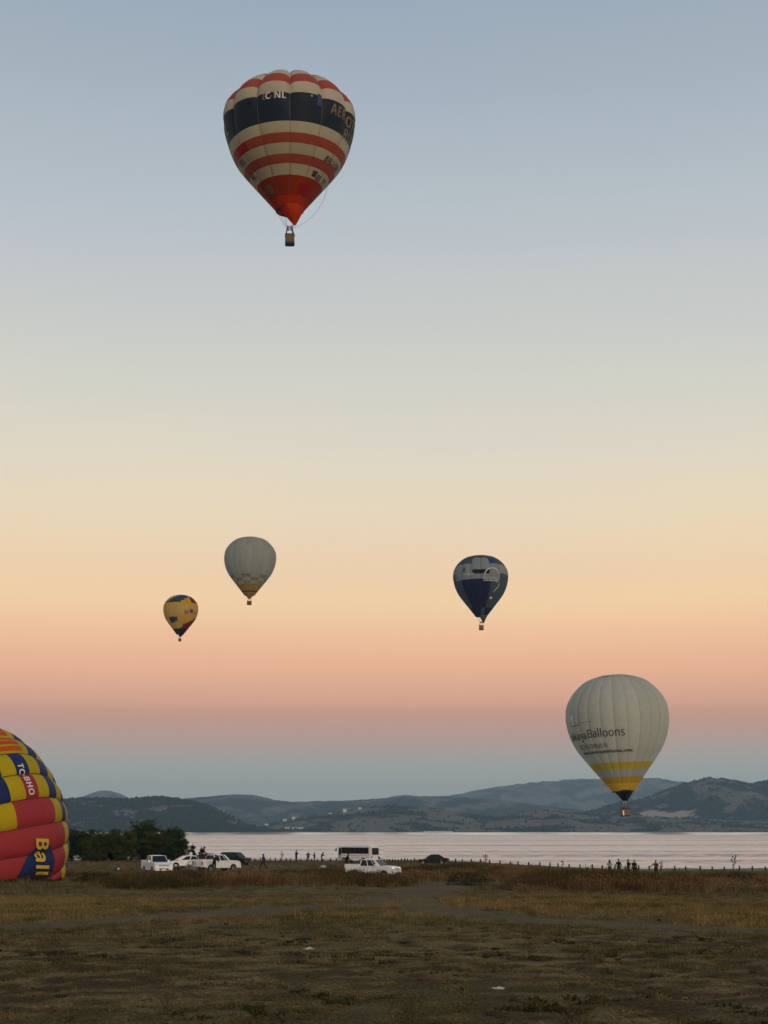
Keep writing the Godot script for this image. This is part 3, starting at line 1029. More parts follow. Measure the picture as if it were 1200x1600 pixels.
func patch(called: String, e: Dictionary, th: float, y: float, pts: PackedVector2Array, m: Material, parent: Node, off := 0.04) -> void:   # a shape cut from cloth and sewn on, in metres round (th, y)
	var place := upright(e, th, y, off)
	var t := Geometry2D.triangulate_polygon(pts)
	var b := MB.new()
	var stack := []
	for k in range(0, t.size(), 3):
		stack.append([pts[t[k]], pts[t[k + 1]], pts[t[k + 2]]])
	while not stack.is_empty():
		var q: Array = stack.pop_back()
		var far := 0
		var best := 0.0
		for k in 3:
			var l: float = q[k].distance_to(q[(k + 1) % 3])
			if l > best:
				best = l; far = k
		if best > 0.5:
			var x: Vector2 = (q[far] + q[(far + 1) % 3]) * 0.5
			stack.append([q[far], x, q[(far + 2) % 3]]); stack.append([x, q[(far + 1) % 3], q[(far + 2) % 3]])
			continue
		var p := [place.call(q[0].x, q[0].y), place.call(q[1].x, q[1].y), place.call(q[2].x, q[2].y)]
		var nn: Vector3 = (p[1] - p[0]).cross(p[2] - p[0])
		if nn.length() > 1e-10:
			b.tri(p[0], p[1], p[2], out_of(nn.normalized(), place, q[0]))
	part(called, b.mesh(), m, parent)

func rect(x0: float, y0: float, x1: float, y1: float) -> PackedVector2Array:
	return PackedVector2Array([Vector2(x0, y0), Vector2(x1, y0), Vector2(x1, y1), Vector2(x0, y1)])

func scoop(root: Node3D, e: Dictionary, toward: float, half: float, tip: Vector3, tip_w: float, m: Material) -> void:
	var b := MB.new()
	b.grid(18, 10, func(u, t):
		var th: float = toward + lerpf(-half, half, u)
		var a := skin(e, th, 0.985, -0.004)
		var side := Vector3(cos(toward), 0, -sin(toward))
		var z: Vector3 = tip + side * (u - 0.5) * tip_w
		var p := a.lerp(z, t)
		var o := Vector3(sin(toward), 0, cos(toward))
		return p + o * sin(PI * t) * (0.35 * cos((u - 0.5) * PI)) - Vector3(0, 1, 0) * 0.0,
		func(p): return Vector3(p.x, 0, p.z) + Vector3(sin(toward), 0, cos(toward)) * 0.5)
	part("scoop", b.mesh(), m, root)
	# the hem round the mouth
	b = MB.new()
	for k in 36:
		b.tube(skin(e, TAU * k / 36, 0.999, 0.004), skin(e, TAU * (k + 1) / 36, 0.999, 0.004), 0.07, 0.07, 6, Color.WHITE, false)
	part("mouth_hem", b.mesh(), paint("dark tape", 0.03, 0.02, 0.018, 0.8), root)

func basket(root: Node3D, e: Dictionary, top_y: float, w: float, h: float, burner_y: float, look := "wicker") -> Node3D:
	var k := Node3D.new()
	k.name = "basket"
	root.add_child(k)
	var wick := paint("wicker", 0.16, 0.095, 0.045, 0.85) if look == "wicker" else paint("dark wicker", 0.085, 0.05, 0.028, 0.85)
	var hide := paint("basket leather", 0.022, 0.016, 0.012, 0.6)
	var hw := w * 0.5
	# woven walls with rounded corners, in rows that stand proud of one another
	var corner := func(r: float, inset: float) -> PackedVector2Array:
		var out := PackedVector2Array()
		for q in 4:
			var c: Vector2 = Vector2([1, -1, -1, 1][q], [1, 1, -1, -1][q]) * (hw - r)
			for s in 5:
				var t: float = PI * 0.5 * (q + s / 4.0)
				out.append(c + Vector2(cos(t), sin(t)) * (r - inset))
		return out
	var b := MB.new()
	var rows := 9
	for j in rows:
		var y0 := top_y - h + 0.18 * h + (h * 0.76) * j / rows
		var y1 := y0 + h * 0.76 / rows
		var a: PackedVector2Array = corner.call(0.22 * w, 0.0 if j % 2 == 0 else 0.02)
		for i in a.size():
			var p := a[i]
			var q := a[(i + 1) % a.size()]
			b.quad(Vector3(p.x, y0, p.y), Vector3(q.x, y0, q.y), Vector3(q.x, y1, q.y), Vector3(p.x, y1, p.y), Vector3(p.x + q.x, 0, p.y + q.y))
	var ins: PackedVector2Array = corner.call(0.22 * w, 0.06)
	for i in ins.size():
		var p := ins[i]
		var q := ins[(i + 1) % ins.size()]
		b.quad(Vector3(p.x, top_y - h + 0.1, p.y), Vector3(q.x, top_y - h + 0.1, q.y), Vector3(q.x, top_y, q.y), Vector3(p.x, top_y, p.y), -Vector3(p.x + q.x, 0, p.y + q.y))
	part("wicker_wall", b.mesh(), wick, k)
	b = MB.new()
	var out: PackedVector2Array = corner.call(0.22 * w, -0.015)
	for i in out.size():
		var p := out[i]
		var q := out[(i + 1) % out.size()]
		b.quad(Vector3(p.x, top_y - h, p.y), Vector3(q.x, top_y - h, q.y), Vector3(q.x, top_y - h * 0.8, q.y), Vector3(p.x, top_y - h * 0.8, p.y), Vector3(p.x + q.x, 0, p.y + q.y))
		b.tri(Vector3(0, top_y - h, 0), Vector3(p.x, top_y - h, p.y), Vector3(q.x, top_y - h, q.y), Vector3.DOWN)
		b.tri(Vector3(0, top_y - h + 0.1, 0), Vector3(p.x, top_y - h + 0.1, p.y), Vector3(q.x, top_y - h + 0.1, q.y), Vector3.UP)
	part("leather_base", b.mesh(), hide, k)
	b = MB.new()
	for i in ins.size():
		var o0: Vector2 = (ins[i] + out[i]) * 0.5
		var o1: Vector2 = (ins[(i + 1) % ins.size()] + out[(i + 1) % ins.size()]) * 0.5
		b.tube(Vector3(o0.x, top_y, o0.y), Vector3(o1.x, top_y, o1.y), 0.055, 0.055, 6, Color.WHITE, false)
	part("padded_rim", b.mesh(), hide, k)
	var steel := paint("burner steel", 0.22, 0.22, 0.22, 0.4, 0.8)
	var bw := hw * 0.55
	for q in [[1, 1], [-1, 1], [-1, -1], [1, -1]]:
		b = MB.new()
		b.tube(Vector3(q[0] * hw * 0.86, top_y, q[1] * hw * 0.86), Vector3(q[0] * bw, burner_y, q[1] * bw), 0.05, 0.045, 8)
		part("upright_pole", b.mesh(), paint("pole sleeve", 0.03, 0.028, 0.028, 0.7), k)
	b = MB.new()
	for q in 4:
		var s := [[1, 1], [-1, 1], [-1, -1], [1, -1]]
		b.tube(Vector3(s[q][0] * bw, burner_y, s[q][1] * bw), Vector3(s[(q + 1) % 4][0] * bw, burner_y, s[(q + 1) % 4][1] * bw), 0.04, 0.04, 8)
	part("burner_frame", b.mesh(), steel, k)
	for sx in [-1, 1]:
		b = MB.new()
		b.tube(Vector3(sx * 0.2, burner_y - 0.25, 0), Vector3(sx * 0.2, burner_y + 0.05, 0), 0.10, 0.14, 10)
		b.tube(Vector3(sx * 0.2, burner_y + 0.05, 0), Vector3(sx * 0.2, burner_y + 0.42, 0), 0.15, 0.17, 12)
		part("burner", b.mesh(), steel, k)
	var n := 8
	for q in n:
		b = MB.new()
		var th: float = TAU * (q + 0.5) / n
		var f := Vector3(signf(sin(th)) * bw, burner_y, signf(cos(th)) * bw)
		b.tube(f, skin(e, th, 1.0), 0.018, 0.018, 5)
		part("cable", b.mesh(), paint("cable", 0.12, 0.12, 0.12, 0.5, 0.5), k)
	return k

func shades(called: String, r: float, g: float, b: float, back := 0.45) -> Array:   # three bolts of the same cloth
	var out := []
	for k in 3:
		var f: float = [1.0, 0.955, 1.045][k]
		out.append(fabric("%s cloth %d" % [called, k], r * f, g * f, b * f, back))
	return out

func face_camera(at: Vector3) -> float:
	return atan2(-at.x, -at.z)

func build_striped_balloon() -> void:
	rng.seed = 5
	var at := Vector3(-12.95, 95.7, -178.2)
	var t := thing("hot_air_balloon", "highest and largest balloon, red and cream striped with a navy band", "balloon", at, face_camera(at), "hot air balloons in flight")
	var e := {"r": 8.5, "tall": 0.955, "gores": 12, "turn": 0.0, "swell": func(s): return 0.235 - 0.20 * sstep(0.33, 0.56, s)}
	var cream := shades("cream", 0.50, 0.455, 0.325)
	var red := shades("faded red", 0.37, 0.072, 0.042)
	var low := shades("deep red", 0.34, 0.034, 0.006)
	var bright := shades("orange red", 0.62, 0.046, 0.006, 0.8)
	var navy := shades("navy", 0.016, 0.025, 0.038, 0.08)
	var bands := [0.79, 0.76, 0.70, 0.595, 0.43, 0.235, 0.06, -0.385, -0.55, -0.69, -0.83, -0.955, -1.10, -1.36, -1.5]
	var order := [red, cream, red, cream, red, cream, navy, cream, red, cream, red, cream, low, bright]
	var env := envelope(t, e, bands, func(g, k): return order[k][rng.randi() % 3])
	tapes(env, e, 0.045, paint("seam tape", 0.16, 0.11, 0.08, 0.8))
	var vivid := fabric("vivid red cloth", 0.55, 0.01, 0.012, 0.8)
	patch("red_patch", e, -1.02, -0.615, rect(-1.0, -0.62, 0.9, 0.62), vivid, env)
	patch("red_patch", e, 0.52, -1.26, rect(-0.6, -0.75, 0.75, 0.75), fabric("crimson cloth", 0.36, 0.012, 0.014, 0.5), env)
	patch("grey_patch", e, -0.88, -1.24, rect(-0.6, -0.8, 0.55, 0.7), fabric("worn grey cloth", 0.20, 0.13, 0.09), env)
	patch("blue_patch", e, 0.455, 0.02, rect(-0.35, -1.0, 0.35, 0.55), fabric("faded blue cloth", 0.05, 0.07, 0.16, 0.15), env)
	patch("vent_dot", e, 0.32, 0.02, rect(-0.08, -0.1, 0.08, 0.1), fabric("white cloth", 0.7, 0.7, 0.68), env)
	patch("vent_dot", e, -0.64, -0.03, rect(-0.16, -0.2, 0.16, 0.2), fabric("black cloth", 0.006, 0.007, 0.008, 0.05), env)
	var white := paint("white print", 0.55, 0.55, 0.52, 0.7)
	var tan := paint("tan print", 0.15, 0.11, 0.065, 0.7)
	var black := paint("black print", 0.035, 0.03, 0.03, 0.7)
	lettering("lettering", "E", 1.15, true, paint("worn tan print", 0.16, 0.12, 0.08, 0.7), env, upright(e, -0.385, 0.005))
	lettering("lettering", "C", 1.15, true, white, env, upright(e, -0.325, 0.005))
	lettering("lettering", "-I", 1.15, true, paint("worn tan print", 0.16, 0.12, 0.08, 0.7), env, upright(e, -0.245, 0.005))
	lettering("lettering", "NL", 1.15, true, white, env, upright(e, -0.145, 0.005))
	lettering("lettering", "AER", 1.9, true, tan, env, upright(e, 0.83, -0.075), true, 0.85)
	lettering("lettering", "OTUR", 2.1, true, tan, env, upright(e, 1.35, -0.115), true, 0.95)
	lettering("lettering", "RUTA", 2.1, true, tan, env, upright(e, 1.35, -0.325), true, 0.95)
	lettering("lettering", "L", 2.4, true, tan, env, upright(e, -1.32, -0.17))
	lettering("lettering", "BALLON", 1.15, true, black, env, upright(e, 1.13, -0.79), true, 0.9)
	lettering("lettering", "85 77", 1.15, true, black, env, upright(e, 1.10, -1.055), true, 0.85)
	patch("telephone_mark", e, 0.74, -1.03, PackedVector2Array([Vector2(-0.42, -0.42), Vector2(0.42, -0.42), Vector2(0.30, 0.12), Vector2(0.48, 0.14), Vector2(0.42, 0.42), Vector2(-0.42, 0.42), Vector2(-0.48, 0.14), Vector2(-0.30, 0.12)]), black, env)
	lettering("lettering", "AL", 1.2, true, black, env, upright(e, -1.25, -0.99))
	lettering("lettering", "TEL", 1.2, true, black, env, upright(e, -1.3, -0.75))
	scoop(t, e, 0.24, 1.35, Vector3(0.66, -14.45, 0.5), 0.3, bright[0])
	t.rotation.z = deg_to_rad(1.0)
	basket(t, e, -15.7, 1.25, 1.32, -14.75)
	var b := MB.new()
	var p0 := Vector3(0.5, -14.8, 0.3)
	var p1 := skin(e, 1.5, s_at(-1.0), 0.02)
	for k in 24:
		var f := [k / 24.0, (k + 1) / 24.0]
		var q := []
		for s in f:
			q.append(p0.lerp(p1, s) + Vector3(1.7, -1.4, 0) * s * (1 - s) * 2.0)
		b.tube(q[0], q[1], 0.022, 0.022, 5, Color.WHITE, false)
	part("crown_line", b.mesh(), paint("rope", 0.30, 0.28, 0.25, 0.9), t)
	passenger(t, Vector3(0.25, -16.95, 0.1), "person standing in the basket of the red and cream striped balloon", "lean", 0.4)

func passenger(t: Node3D, off: Vector3, label: String, pose: String, yaw: float) -> void:
	person(label, t.transform * off, t.rotation.y + yaw, pose, Color(0.02, 0.02, 0.024), Color(0.02, 0.02, 0.025), Color(0.02, 0.015, 0.01))

func build_pale_balloon() -> void:
	rng.seed = 6
	var at := Vector3(47.41, 24.96, -291.0)
	var t := thing("hot_air_balloon", "pale grey balloon with yellow bands low over the lake at right", "balloon", at, face_camera(at), "hot air balloons in flight")
	t.rotation.z = deg_to_rad(2.6)
	var e := {"r": 10.2, "gores": 24, "turn": deg_to_rad(-4.0), "swell": func(s): return 0.085}
	var pale := shades("pale grey", 0.46, 0.475, 0.40)
	var cap := shades("cream grey", 0.43, 0.42, 0.27)
	var yellow := shades("soft yellow", 0.48, 0.36, 0.035)
	var grey := shades("blue grey", 0.36, 0.37, 0.34)
	var gold := shades("dark gold", 0.48, 0.27, 0.004)
	var amber := shades("amber", 0.78, 0.45, 0.006, 0.8)
	var bands := [0.79, 0.755, 0.70, 0.2, -0.3, -0.70, -0.95, -1.085, -1.225, -1.345, -1.5]
	var order := [pale, cap, pale, pale, pale, pale, yellow, grey, gold, amber]
	var env := envelope(t, e, bands, func(g, k): return order[k][(g * 2 + g / 3) % 3], 6)
	tapes(env, e, 0.05, paint("grey seam tape", 0.26, 0.25, 0.21, 0.8))
	var ink := paint("dark print", 0.028, 0.026, 0.022, 0.7)
	lettering("lettering", "ukkaya", 2.15, false, ink, env, upright(e, -1.0, -0.41, 0.09), true, 0.86)
	lettering("lettering", "Balloons", 2.25, false, ink, env, upright(e, -0.275, -0.39, 0.09), true, 0.90)
	lettering("lettering", "UÇUŞ OKULU", 1.2, false, ink, env, upright(e, -0.68, -0.62, 0.09), true, 1.0)
	lettering("lettering", "www.antarayballoons.com", 0.95, true, ink, env, upright(e, -0.40, -0.735, 0.09), true, 0.92)
	var w := fabric("white cloth", 0.7, 0.7, 0.68)
	var disc := PackedVector2Array()
	for k in 20:
		disc.append(Vector2(cos(TAU * k / 20), sin(TAU * k / 20)) * 0.55)
	patch("emblem", e, -1.04, -0.05, disc, w, env, 0.09)
	patch("emblem", e, -1.02, -0.15, rect(-0.2, -0.5, 0.25, 0.6), w, env, 0.09)
	patch("emblem_line", e, -0.98, -0.205, rect(-1.6, -0.05, 1.6, 0.05), ink, env, 0.09)
	patch("emblem_line", e, -0.72, -0.165, rect(-2.4, -0.03, 2.2, 0.03), paint("faded red print", 0.25, 0.14, 0.11, 0.7), env, 0.09)
	patch("emblem_line", e, -0.36, 0.715, rect(-0.9, -0.14, 0.7, 0.14), ink, env, 0.06)
	scoop(t, e, 0.12, 1.2, Vector3(0.25, -17.2, 0.3), 0.9, fabric("black cloth", 0.006, 0.007, 0.008, 0.05))
	var k := basket(t, e, -18.75, 1.95, 1.5, -17.75)
	var b := MB.new()
	b.extrude(PackedVector2Array([Vector2(-0.13, -20.0), Vector2(0.13, -20.0), Vector2(0.13, -19.15), Vector2(0, -19.02), Vector2(-0.13, -19.15)]), 0.05, 0.01)
	var o := part("white_tank", b.mesh(), paint("white plate", 0.8, 0.78, 0.72, 0.6), k)
	o.position = Vector3(-0.28, 0, 1.02)
	passenger(t, Vector3(-0.35, -20.12, 0.2), "pilot in dark clothes reaching up in the pale grey balloon's basket", "reach", 0.3)
	passenger(t, Vector3(0.45, -20.12, -0.1), "passenger at the right side of the pale grey balloon's basket", "stand", -0.6)

func build_small_balloons() -> void:
	rng.seed = 7
	# plain grey one
	var at := Vector3(-54.82, 111.6, -571.9)
	var t := thing("hot_air_balloon", "plain grey balloon with ochre bottom, left of the middle of the sky", "balloon", at, face_camera(at), "hot air balloons in flight")
	var e := {"r": 10.4, "gores": 24, "turn": 0.05, "swell": func(s): return 0.10}
	var grey := shades("dull grey", 0.30, 0.315, 0.26)
	var ochre := shades("ochre", 0.32, 0.17, 0.012)
	var mix := shades("ochre grey", 0.25, 0.18, 0.075)
	var black := fabric("black cloth", 0.006, 0.007, 0.008, 0.05)
	var env := envelope(t, e, [0.79, 0.3, -0.3, -0.78, -0.90, -1.02, -1.13, -1.37, -1.42, -1.5], func(g, k):
		if k < 3: return grey[(g * 2 + k) % 3] if k != 2 else grey[g % 3]
		if k < 6: return mix[k % 3] if (g / 2 + k) % 2 == 0 else grey[g % 3]
		return ochre[g % 3] if k != 7 else black, 4, false)
	tapes(env, e, 0.09, paint("grey seam tape", 0.26, 0.25, 0.21, 0.8))
	scoop(t, e, 0.0, 1.3, Vector3(0, -17.3, 0.2), 0.5, ochre[0])
	basket(t, e, -18.3, 1.9, 1.4, -17.3, "dark")
	passenger(t, Vector3(-0.3, -19.6, 0), "person in the basket under the plain grey balloon", "stand", 0.5)
	# yellow chequered one
	at = Vector3(-105.88, 115.3, -733.0)
	t = thing("hot_air_balloon", "smallest balloon, yellow with blue and maroon stepped blocks", "balloon", at, face_camera(at), "hot air balloons in flight")
	var y := {"r": 8.95, "gores": 28, "turn": 0.0, "swell": func(s): return 0.06}
	var sand := shades("sand", 0.50, 0.33, 0.075)
	var gold := shades("golden", 0.60, 0.30, 0.004)
	var blue := shades("slate blue", 0.016, 0.045, 0.085, 0.15)
	var maroon := shades("maroon", 0.14, 0.012, 0.008, 0.2)
	var bands := [0.79]
	for k in 7:
		bands.append(0.74 - 0.07 * k - 0.006 * k * k)
	bands.append_array([-0.22, -0.50, -0.59])
	for k in 8:
		bands.append(-0.67 - 0.0785 * k)
	bands.append(-1.5)
	env = envelope(t, y, bands, func(g, k):
		var c: int = g if g < 14 else g - 28   # gores counted from the middle, to the right
		var m: int = posmod(c + 7, 14) - 7
		if k >= bands.size() - 2: return black
		if k == 7 or k == 8: return sand[(g * 5) % 3]
		if k < 7:
			var d: int = m + 1 - (5 - k) * 1
			if k == 6 : return gold[g % 3]
			if m >= 3 + (1 if k < 3 else 0): return maroon[g % 3] if m - k < 3 and m < 7 else sand[g % 3]
			if d >= -4 and d <= 0 and k >= 1: return blue[g % 3]
			return gold[g % 3] if d in [1, 2, 3] and k > 2 else sand[g % 3]
		if k == 9: return gold[g % 3]
		var j: int = k - 10
		if m < -1 - j / 3 and m > -5 and j < 4: return blue[g % 3]
		if m > 4 - (j * 4) / 5: return maroon[g % 3]
		return gold[g % 3] if (m + j) % 2 == 0 else sand[g % 3], 3, false)
	lettering("lettering", "M", 2.7, true, paint("maroon print", 0.13, 0.022, 0.016, 0.7), env, upright(y, 0.34, -0.33, 0.1))
	lettering("lettering", "S", 2.6, true, paint("maroon print", 0.13, 0.022, 0.016, 0.7), env, upright(y, 0.97, -0.33, 0.1))
	var disc := PackedVector2Array()
	for k in 20:
		disc.append(Vector2(cos(TAU * k / 20), sin(TAU * k / 20)) * 1.15)
	patch("round_emblem", y, 0.67, -0.25, disc, paint("maroon print", 0.13, 0.022, 0.016, 0.7), env, 0.1)
	scoop(t, y, 0.25, 1.1, Vector3(0.3, -14.9, 0.3), 0.4, black)
	basket(t, y, -15.7, 1.5, 1.4, -14.8, "dark")
	# dark blue one
	at = Vector3(31.57, 83.1, -457.5)
	t = thing("hot_air_balloon", "dark blue and grey balloon with a white crescent logo", "balloon", at, face_camera(at), "hot air balloons in flight")
	var d := {"r": 8.7, "gores": 16, "turn": 0.0, "swell": func(s): return 0.13 - 0.07 * sstep(0.4, 0.6, s)}
	var teal := shades("dark slate", 0.050, 0.070, 0.082, 0.15)
	var ash := shades("ash grey", 0.20, 0.225, 0.225, 0.2)
	var navy := shades("midnight blue", 0.012, 0.014, 0.045, 0.1)
	var bluep := shades("royal blue", 0.03, 0.055, 0.16, 0.2)
	env = envelope(t, d, [0.79, 0.73, 0.57, 0.34, 0.0, -0.24, -0.85, -1.22, -1.5], func(g, k):
		var c: int = g if g < 8 else g - 16
		if k <= 1: return teal[g % 3]
		if k == 2: return bluep[g % 3] if c == 1 else (ash[g % 3] if c in [-1, 0] else teal[g % 3])
		if k == 3: return teal[g % 3] if c in [-6, 5] else ash[g % 3]
		if k == 4: return ash[g % 3] if c in [-2, -1, 0, -3, 1] else teal[g % 3]
		if k == 5 or k == 6: return navy[g % 3] if c in [-1, 0, -2] else teal[g % 3]
		return teal[0] if c == 0 else navy[g % 3], 6, false)
	tapes(env, d, 0.08, paint("black seam tape", 0.02, 0.02, 0.022, 0.8))
	patch("black_bar", d, 0.03, 0.02, rect(-2.8, -0.65, 2.6, 0.65), black, env, 0.08)
	patch("blue_mark", d, -0.62, 0.1, rect(-0.25, -0.7, 0.25, 0.7), black, env, 0.08)
	var print_w := paint("grey white print", 0.42, 0.43, 0.40, 0.7)
	var arc := PackedVector2Array()
	for k in 25:
		var a := lerpf(-0.35, 3.5, k / 24.0)
		arc.append(Vector2(cos(a), sin(a)) * 2.75)
	for k in 25:
		var a := lerpf(3.5, -0.35, k / 24.0)
		arc.append(Vector2(cos(a), sin(a)) * (2.45 if k > 3 and k < 22 else 2.6))
	patch("crescent_logo", d, 0.44, -0.14, arc, print_w, env, 0.09)
	patch("crescent_logo", d, 0.62, -0.52, PackedVector2Array([Vector2(1.5, 1.9), Vector2(1.1, 0.7), Vector2(-0.4, -1.6), Vector2(-0.15, -1.6), Vector2(1.4, 0.6)]), print_w, env, 0.09)
	lettering("lettering", "Holiday", 1.7, false, print_w, env, upright(d, 0.42, -0.245, 0.1), true, 0.95, 0.2)
	patch("crescent_logo", d, 0.42, -0.30, rect(-2.5, -0.12, 2.5, 0.06), print_w, env, 0.09)
	lettering("lettering", "TC-BUM", 0.95, true, print_w, env, upright(d, -0.44, -0.06, 0.1))
	disc = PackedVector2Array()
	for k in 16:
		disc.append(Vector2(cos(TAU * k / 16), sin(TAU * k / 16)) * 0.42)
	patch("white_dot", d, 0.56, -0.885, disc, paint("white print", 0.75, 0.74, 0.70, 0.7), env, 0.09)
	scoop(t, d, 0.5, 0.95, Vector3(0.75, -15.3, 0.4), 0.3, teal[0])
	basket(t, d, -16.1, 1.5, 1.4, -15.1)
	passenger(t, Vector3(-0.3, -17.4, 0), "person in the basket under the dark blue balloon", "stand", 0.2)

func build_lying_balloon() -> void:
	rng.seed = 8
	var centre := Vector3(-33.1, 1.0, -114.0)
	var axis := Vector3(0.60, 0.14, -0.79).normalized()   # towards the crown
	var side := Vector3(0.0, 1.0, 0.0)
	side = (side - axis * side.dot(axis)).normalized()     # up, square to the axis
	var front := side.cross(axis)                          # towards the viewer's side
	if front.z < 0: front = -front
	var base := Vector3(centre.x, ground_base(centre.x, 114.0), centre.z)
	var t := thing("inflating_balloon", "red, yellow and blue chequered balloon lying half inflated at left edge", "balloon", base)
	var floor_y := base.y - 0.15
	var lay := func(p: Vector3) -> Vector3:
		# local y is the axis, z the front, x the up direction
		var w: Vector3 = centre + axis * p.y + front * p.z + side * p.x
		var sag := 1.0
		var lowest := ground_base(w.x, -w.z) + 0.05
		if w.y < lowest + 0.15:
			w.y = lowest + (w.y - lowest) * (0.6 if w.y > lowest else 0.012)
		return w - base
	var e := {"r": 9.05, "gores": 28, "turn": deg_to_rad(7.4), "swell": func(s): return 0.17, "lay": lay, "mid": centre - base}
	var red := shades("scarlet", 0.34, 0.038, 0.042, 0.3)
	var yellow := shades("mustard yellow", 0.46, 0.34, 0.006, 0.3)
	var blue := shades("deep blue", 0.016, 0.030, 0.11, 0.15)
	var orange := shades("signal orange", 0.55, 0.08, 0.012, 0.3)
	var bands := [0.79]
	for s in [0.06, 0.11, 0.17, 0.235, 0.285, 0.33, 0.375, 0.418, 0.462, 0.508, 0.555, 0.60, 0.65, 0.72, 0.84]:
		bands.append(profile(s).y)
	bands.append(-1.5)
	var env := envelope(t, e, bands, func(g, k):
		var m: int = g if g < 14 else g - 28   # 0 is the gore at the middle of the near side, positive upwards
		var q: Array = yellow if k % 2 == 1 else blue
		if m <= -1 and m > -9:
			q = red if k > 5 else (yellow if k % 2 == 1 else blue)
		elif m == 0:
			q = red if k in [7, 8, 9] else (yellow if k % 2 == 0 else blue)
		elif m == 1 and k == 8: q = red
		elif m >= 3 and k >= 8: q = yellow
		return q[rng.randi() % 3], 8)
	var n := 0
	for m in [3, 4, 5, 6]:
		for j in 3:
			var b := MB.new()
			var gw: float = TAU / e.gores
			var th0: float = e.turn + gw * (m + 0.1 + 0.3 * j)
			b.grid(4, 16, func(u, v): return skin(e, th0 + gw * 0.2 * u, lerpf(0.40, 0.72, v), 0.03 / e.r), func(p): return p - e.mid)
			piece("stripe", n, b.mesh(), orange[j], env)
			n += 1
	tapes(env, e, 0.05, paint("dark seam", 0.03, 0.012, 0.012, 0.8))
	var down := func(th: float, s0: float, off: float) -> Callable:   # writing that runs down across the gores, tops of the letters towards the crown
		return func(a, b):
			var s: float = s0 - b / (e.r * prof_len)
			return skin(e, th - a / maxf(profile(s).x * e.r, 0.5), s, off / e.r)
	lettering("lettering", "TC-BHO", 0.72, true, paint("off white print", 0.62, 0.58, 0.54, 0.7), env, down.call(deg_to_rad(29.6), 0.446, 0.08))
	var pts := PackedVector2Array()
	for k in 28:
		var a := TAU * k / 28
		pts.append(Vector2(cos(a) * 1.5 - 0.35 * (1.0 - sin(a)), sin(a) * 2.9))
	var t_up := down.call(deg_to_rad(-14.5), 0.436, 0.035)
	var ink := MB.new()
	for k in 28:
		for j in 8:
			var q := []
			for m in [[k, j], [k + 1, j], [k + 1, j + 1], [k, j + 1]]:
				var a: float = TAU * m[0] / 28
				var f: float = m[1] / 8.0
				q.append(t_up.call(sin(a) * 2.7 * f + 0.6, cos(a) * 1.75 * f - (0.5 + 0.5 * sin(a)) * 1.4 * f))
			ink.quad(q[0], q[1], q[2], q[3], (q[0] - e.mid))
	part("blue_emblem", ink.mesh(), blue[0], env)
	lettering("lettering", "Ball", 1.62, true, paint("yellow print", 0.52, 0.37, 0.02, 0.7), env, down.call(deg_to_rad(-6.8), 0.446, 0.20), true, 0.95, 0.2)

# ------------------------------------------------------------------ people
var poses := {}

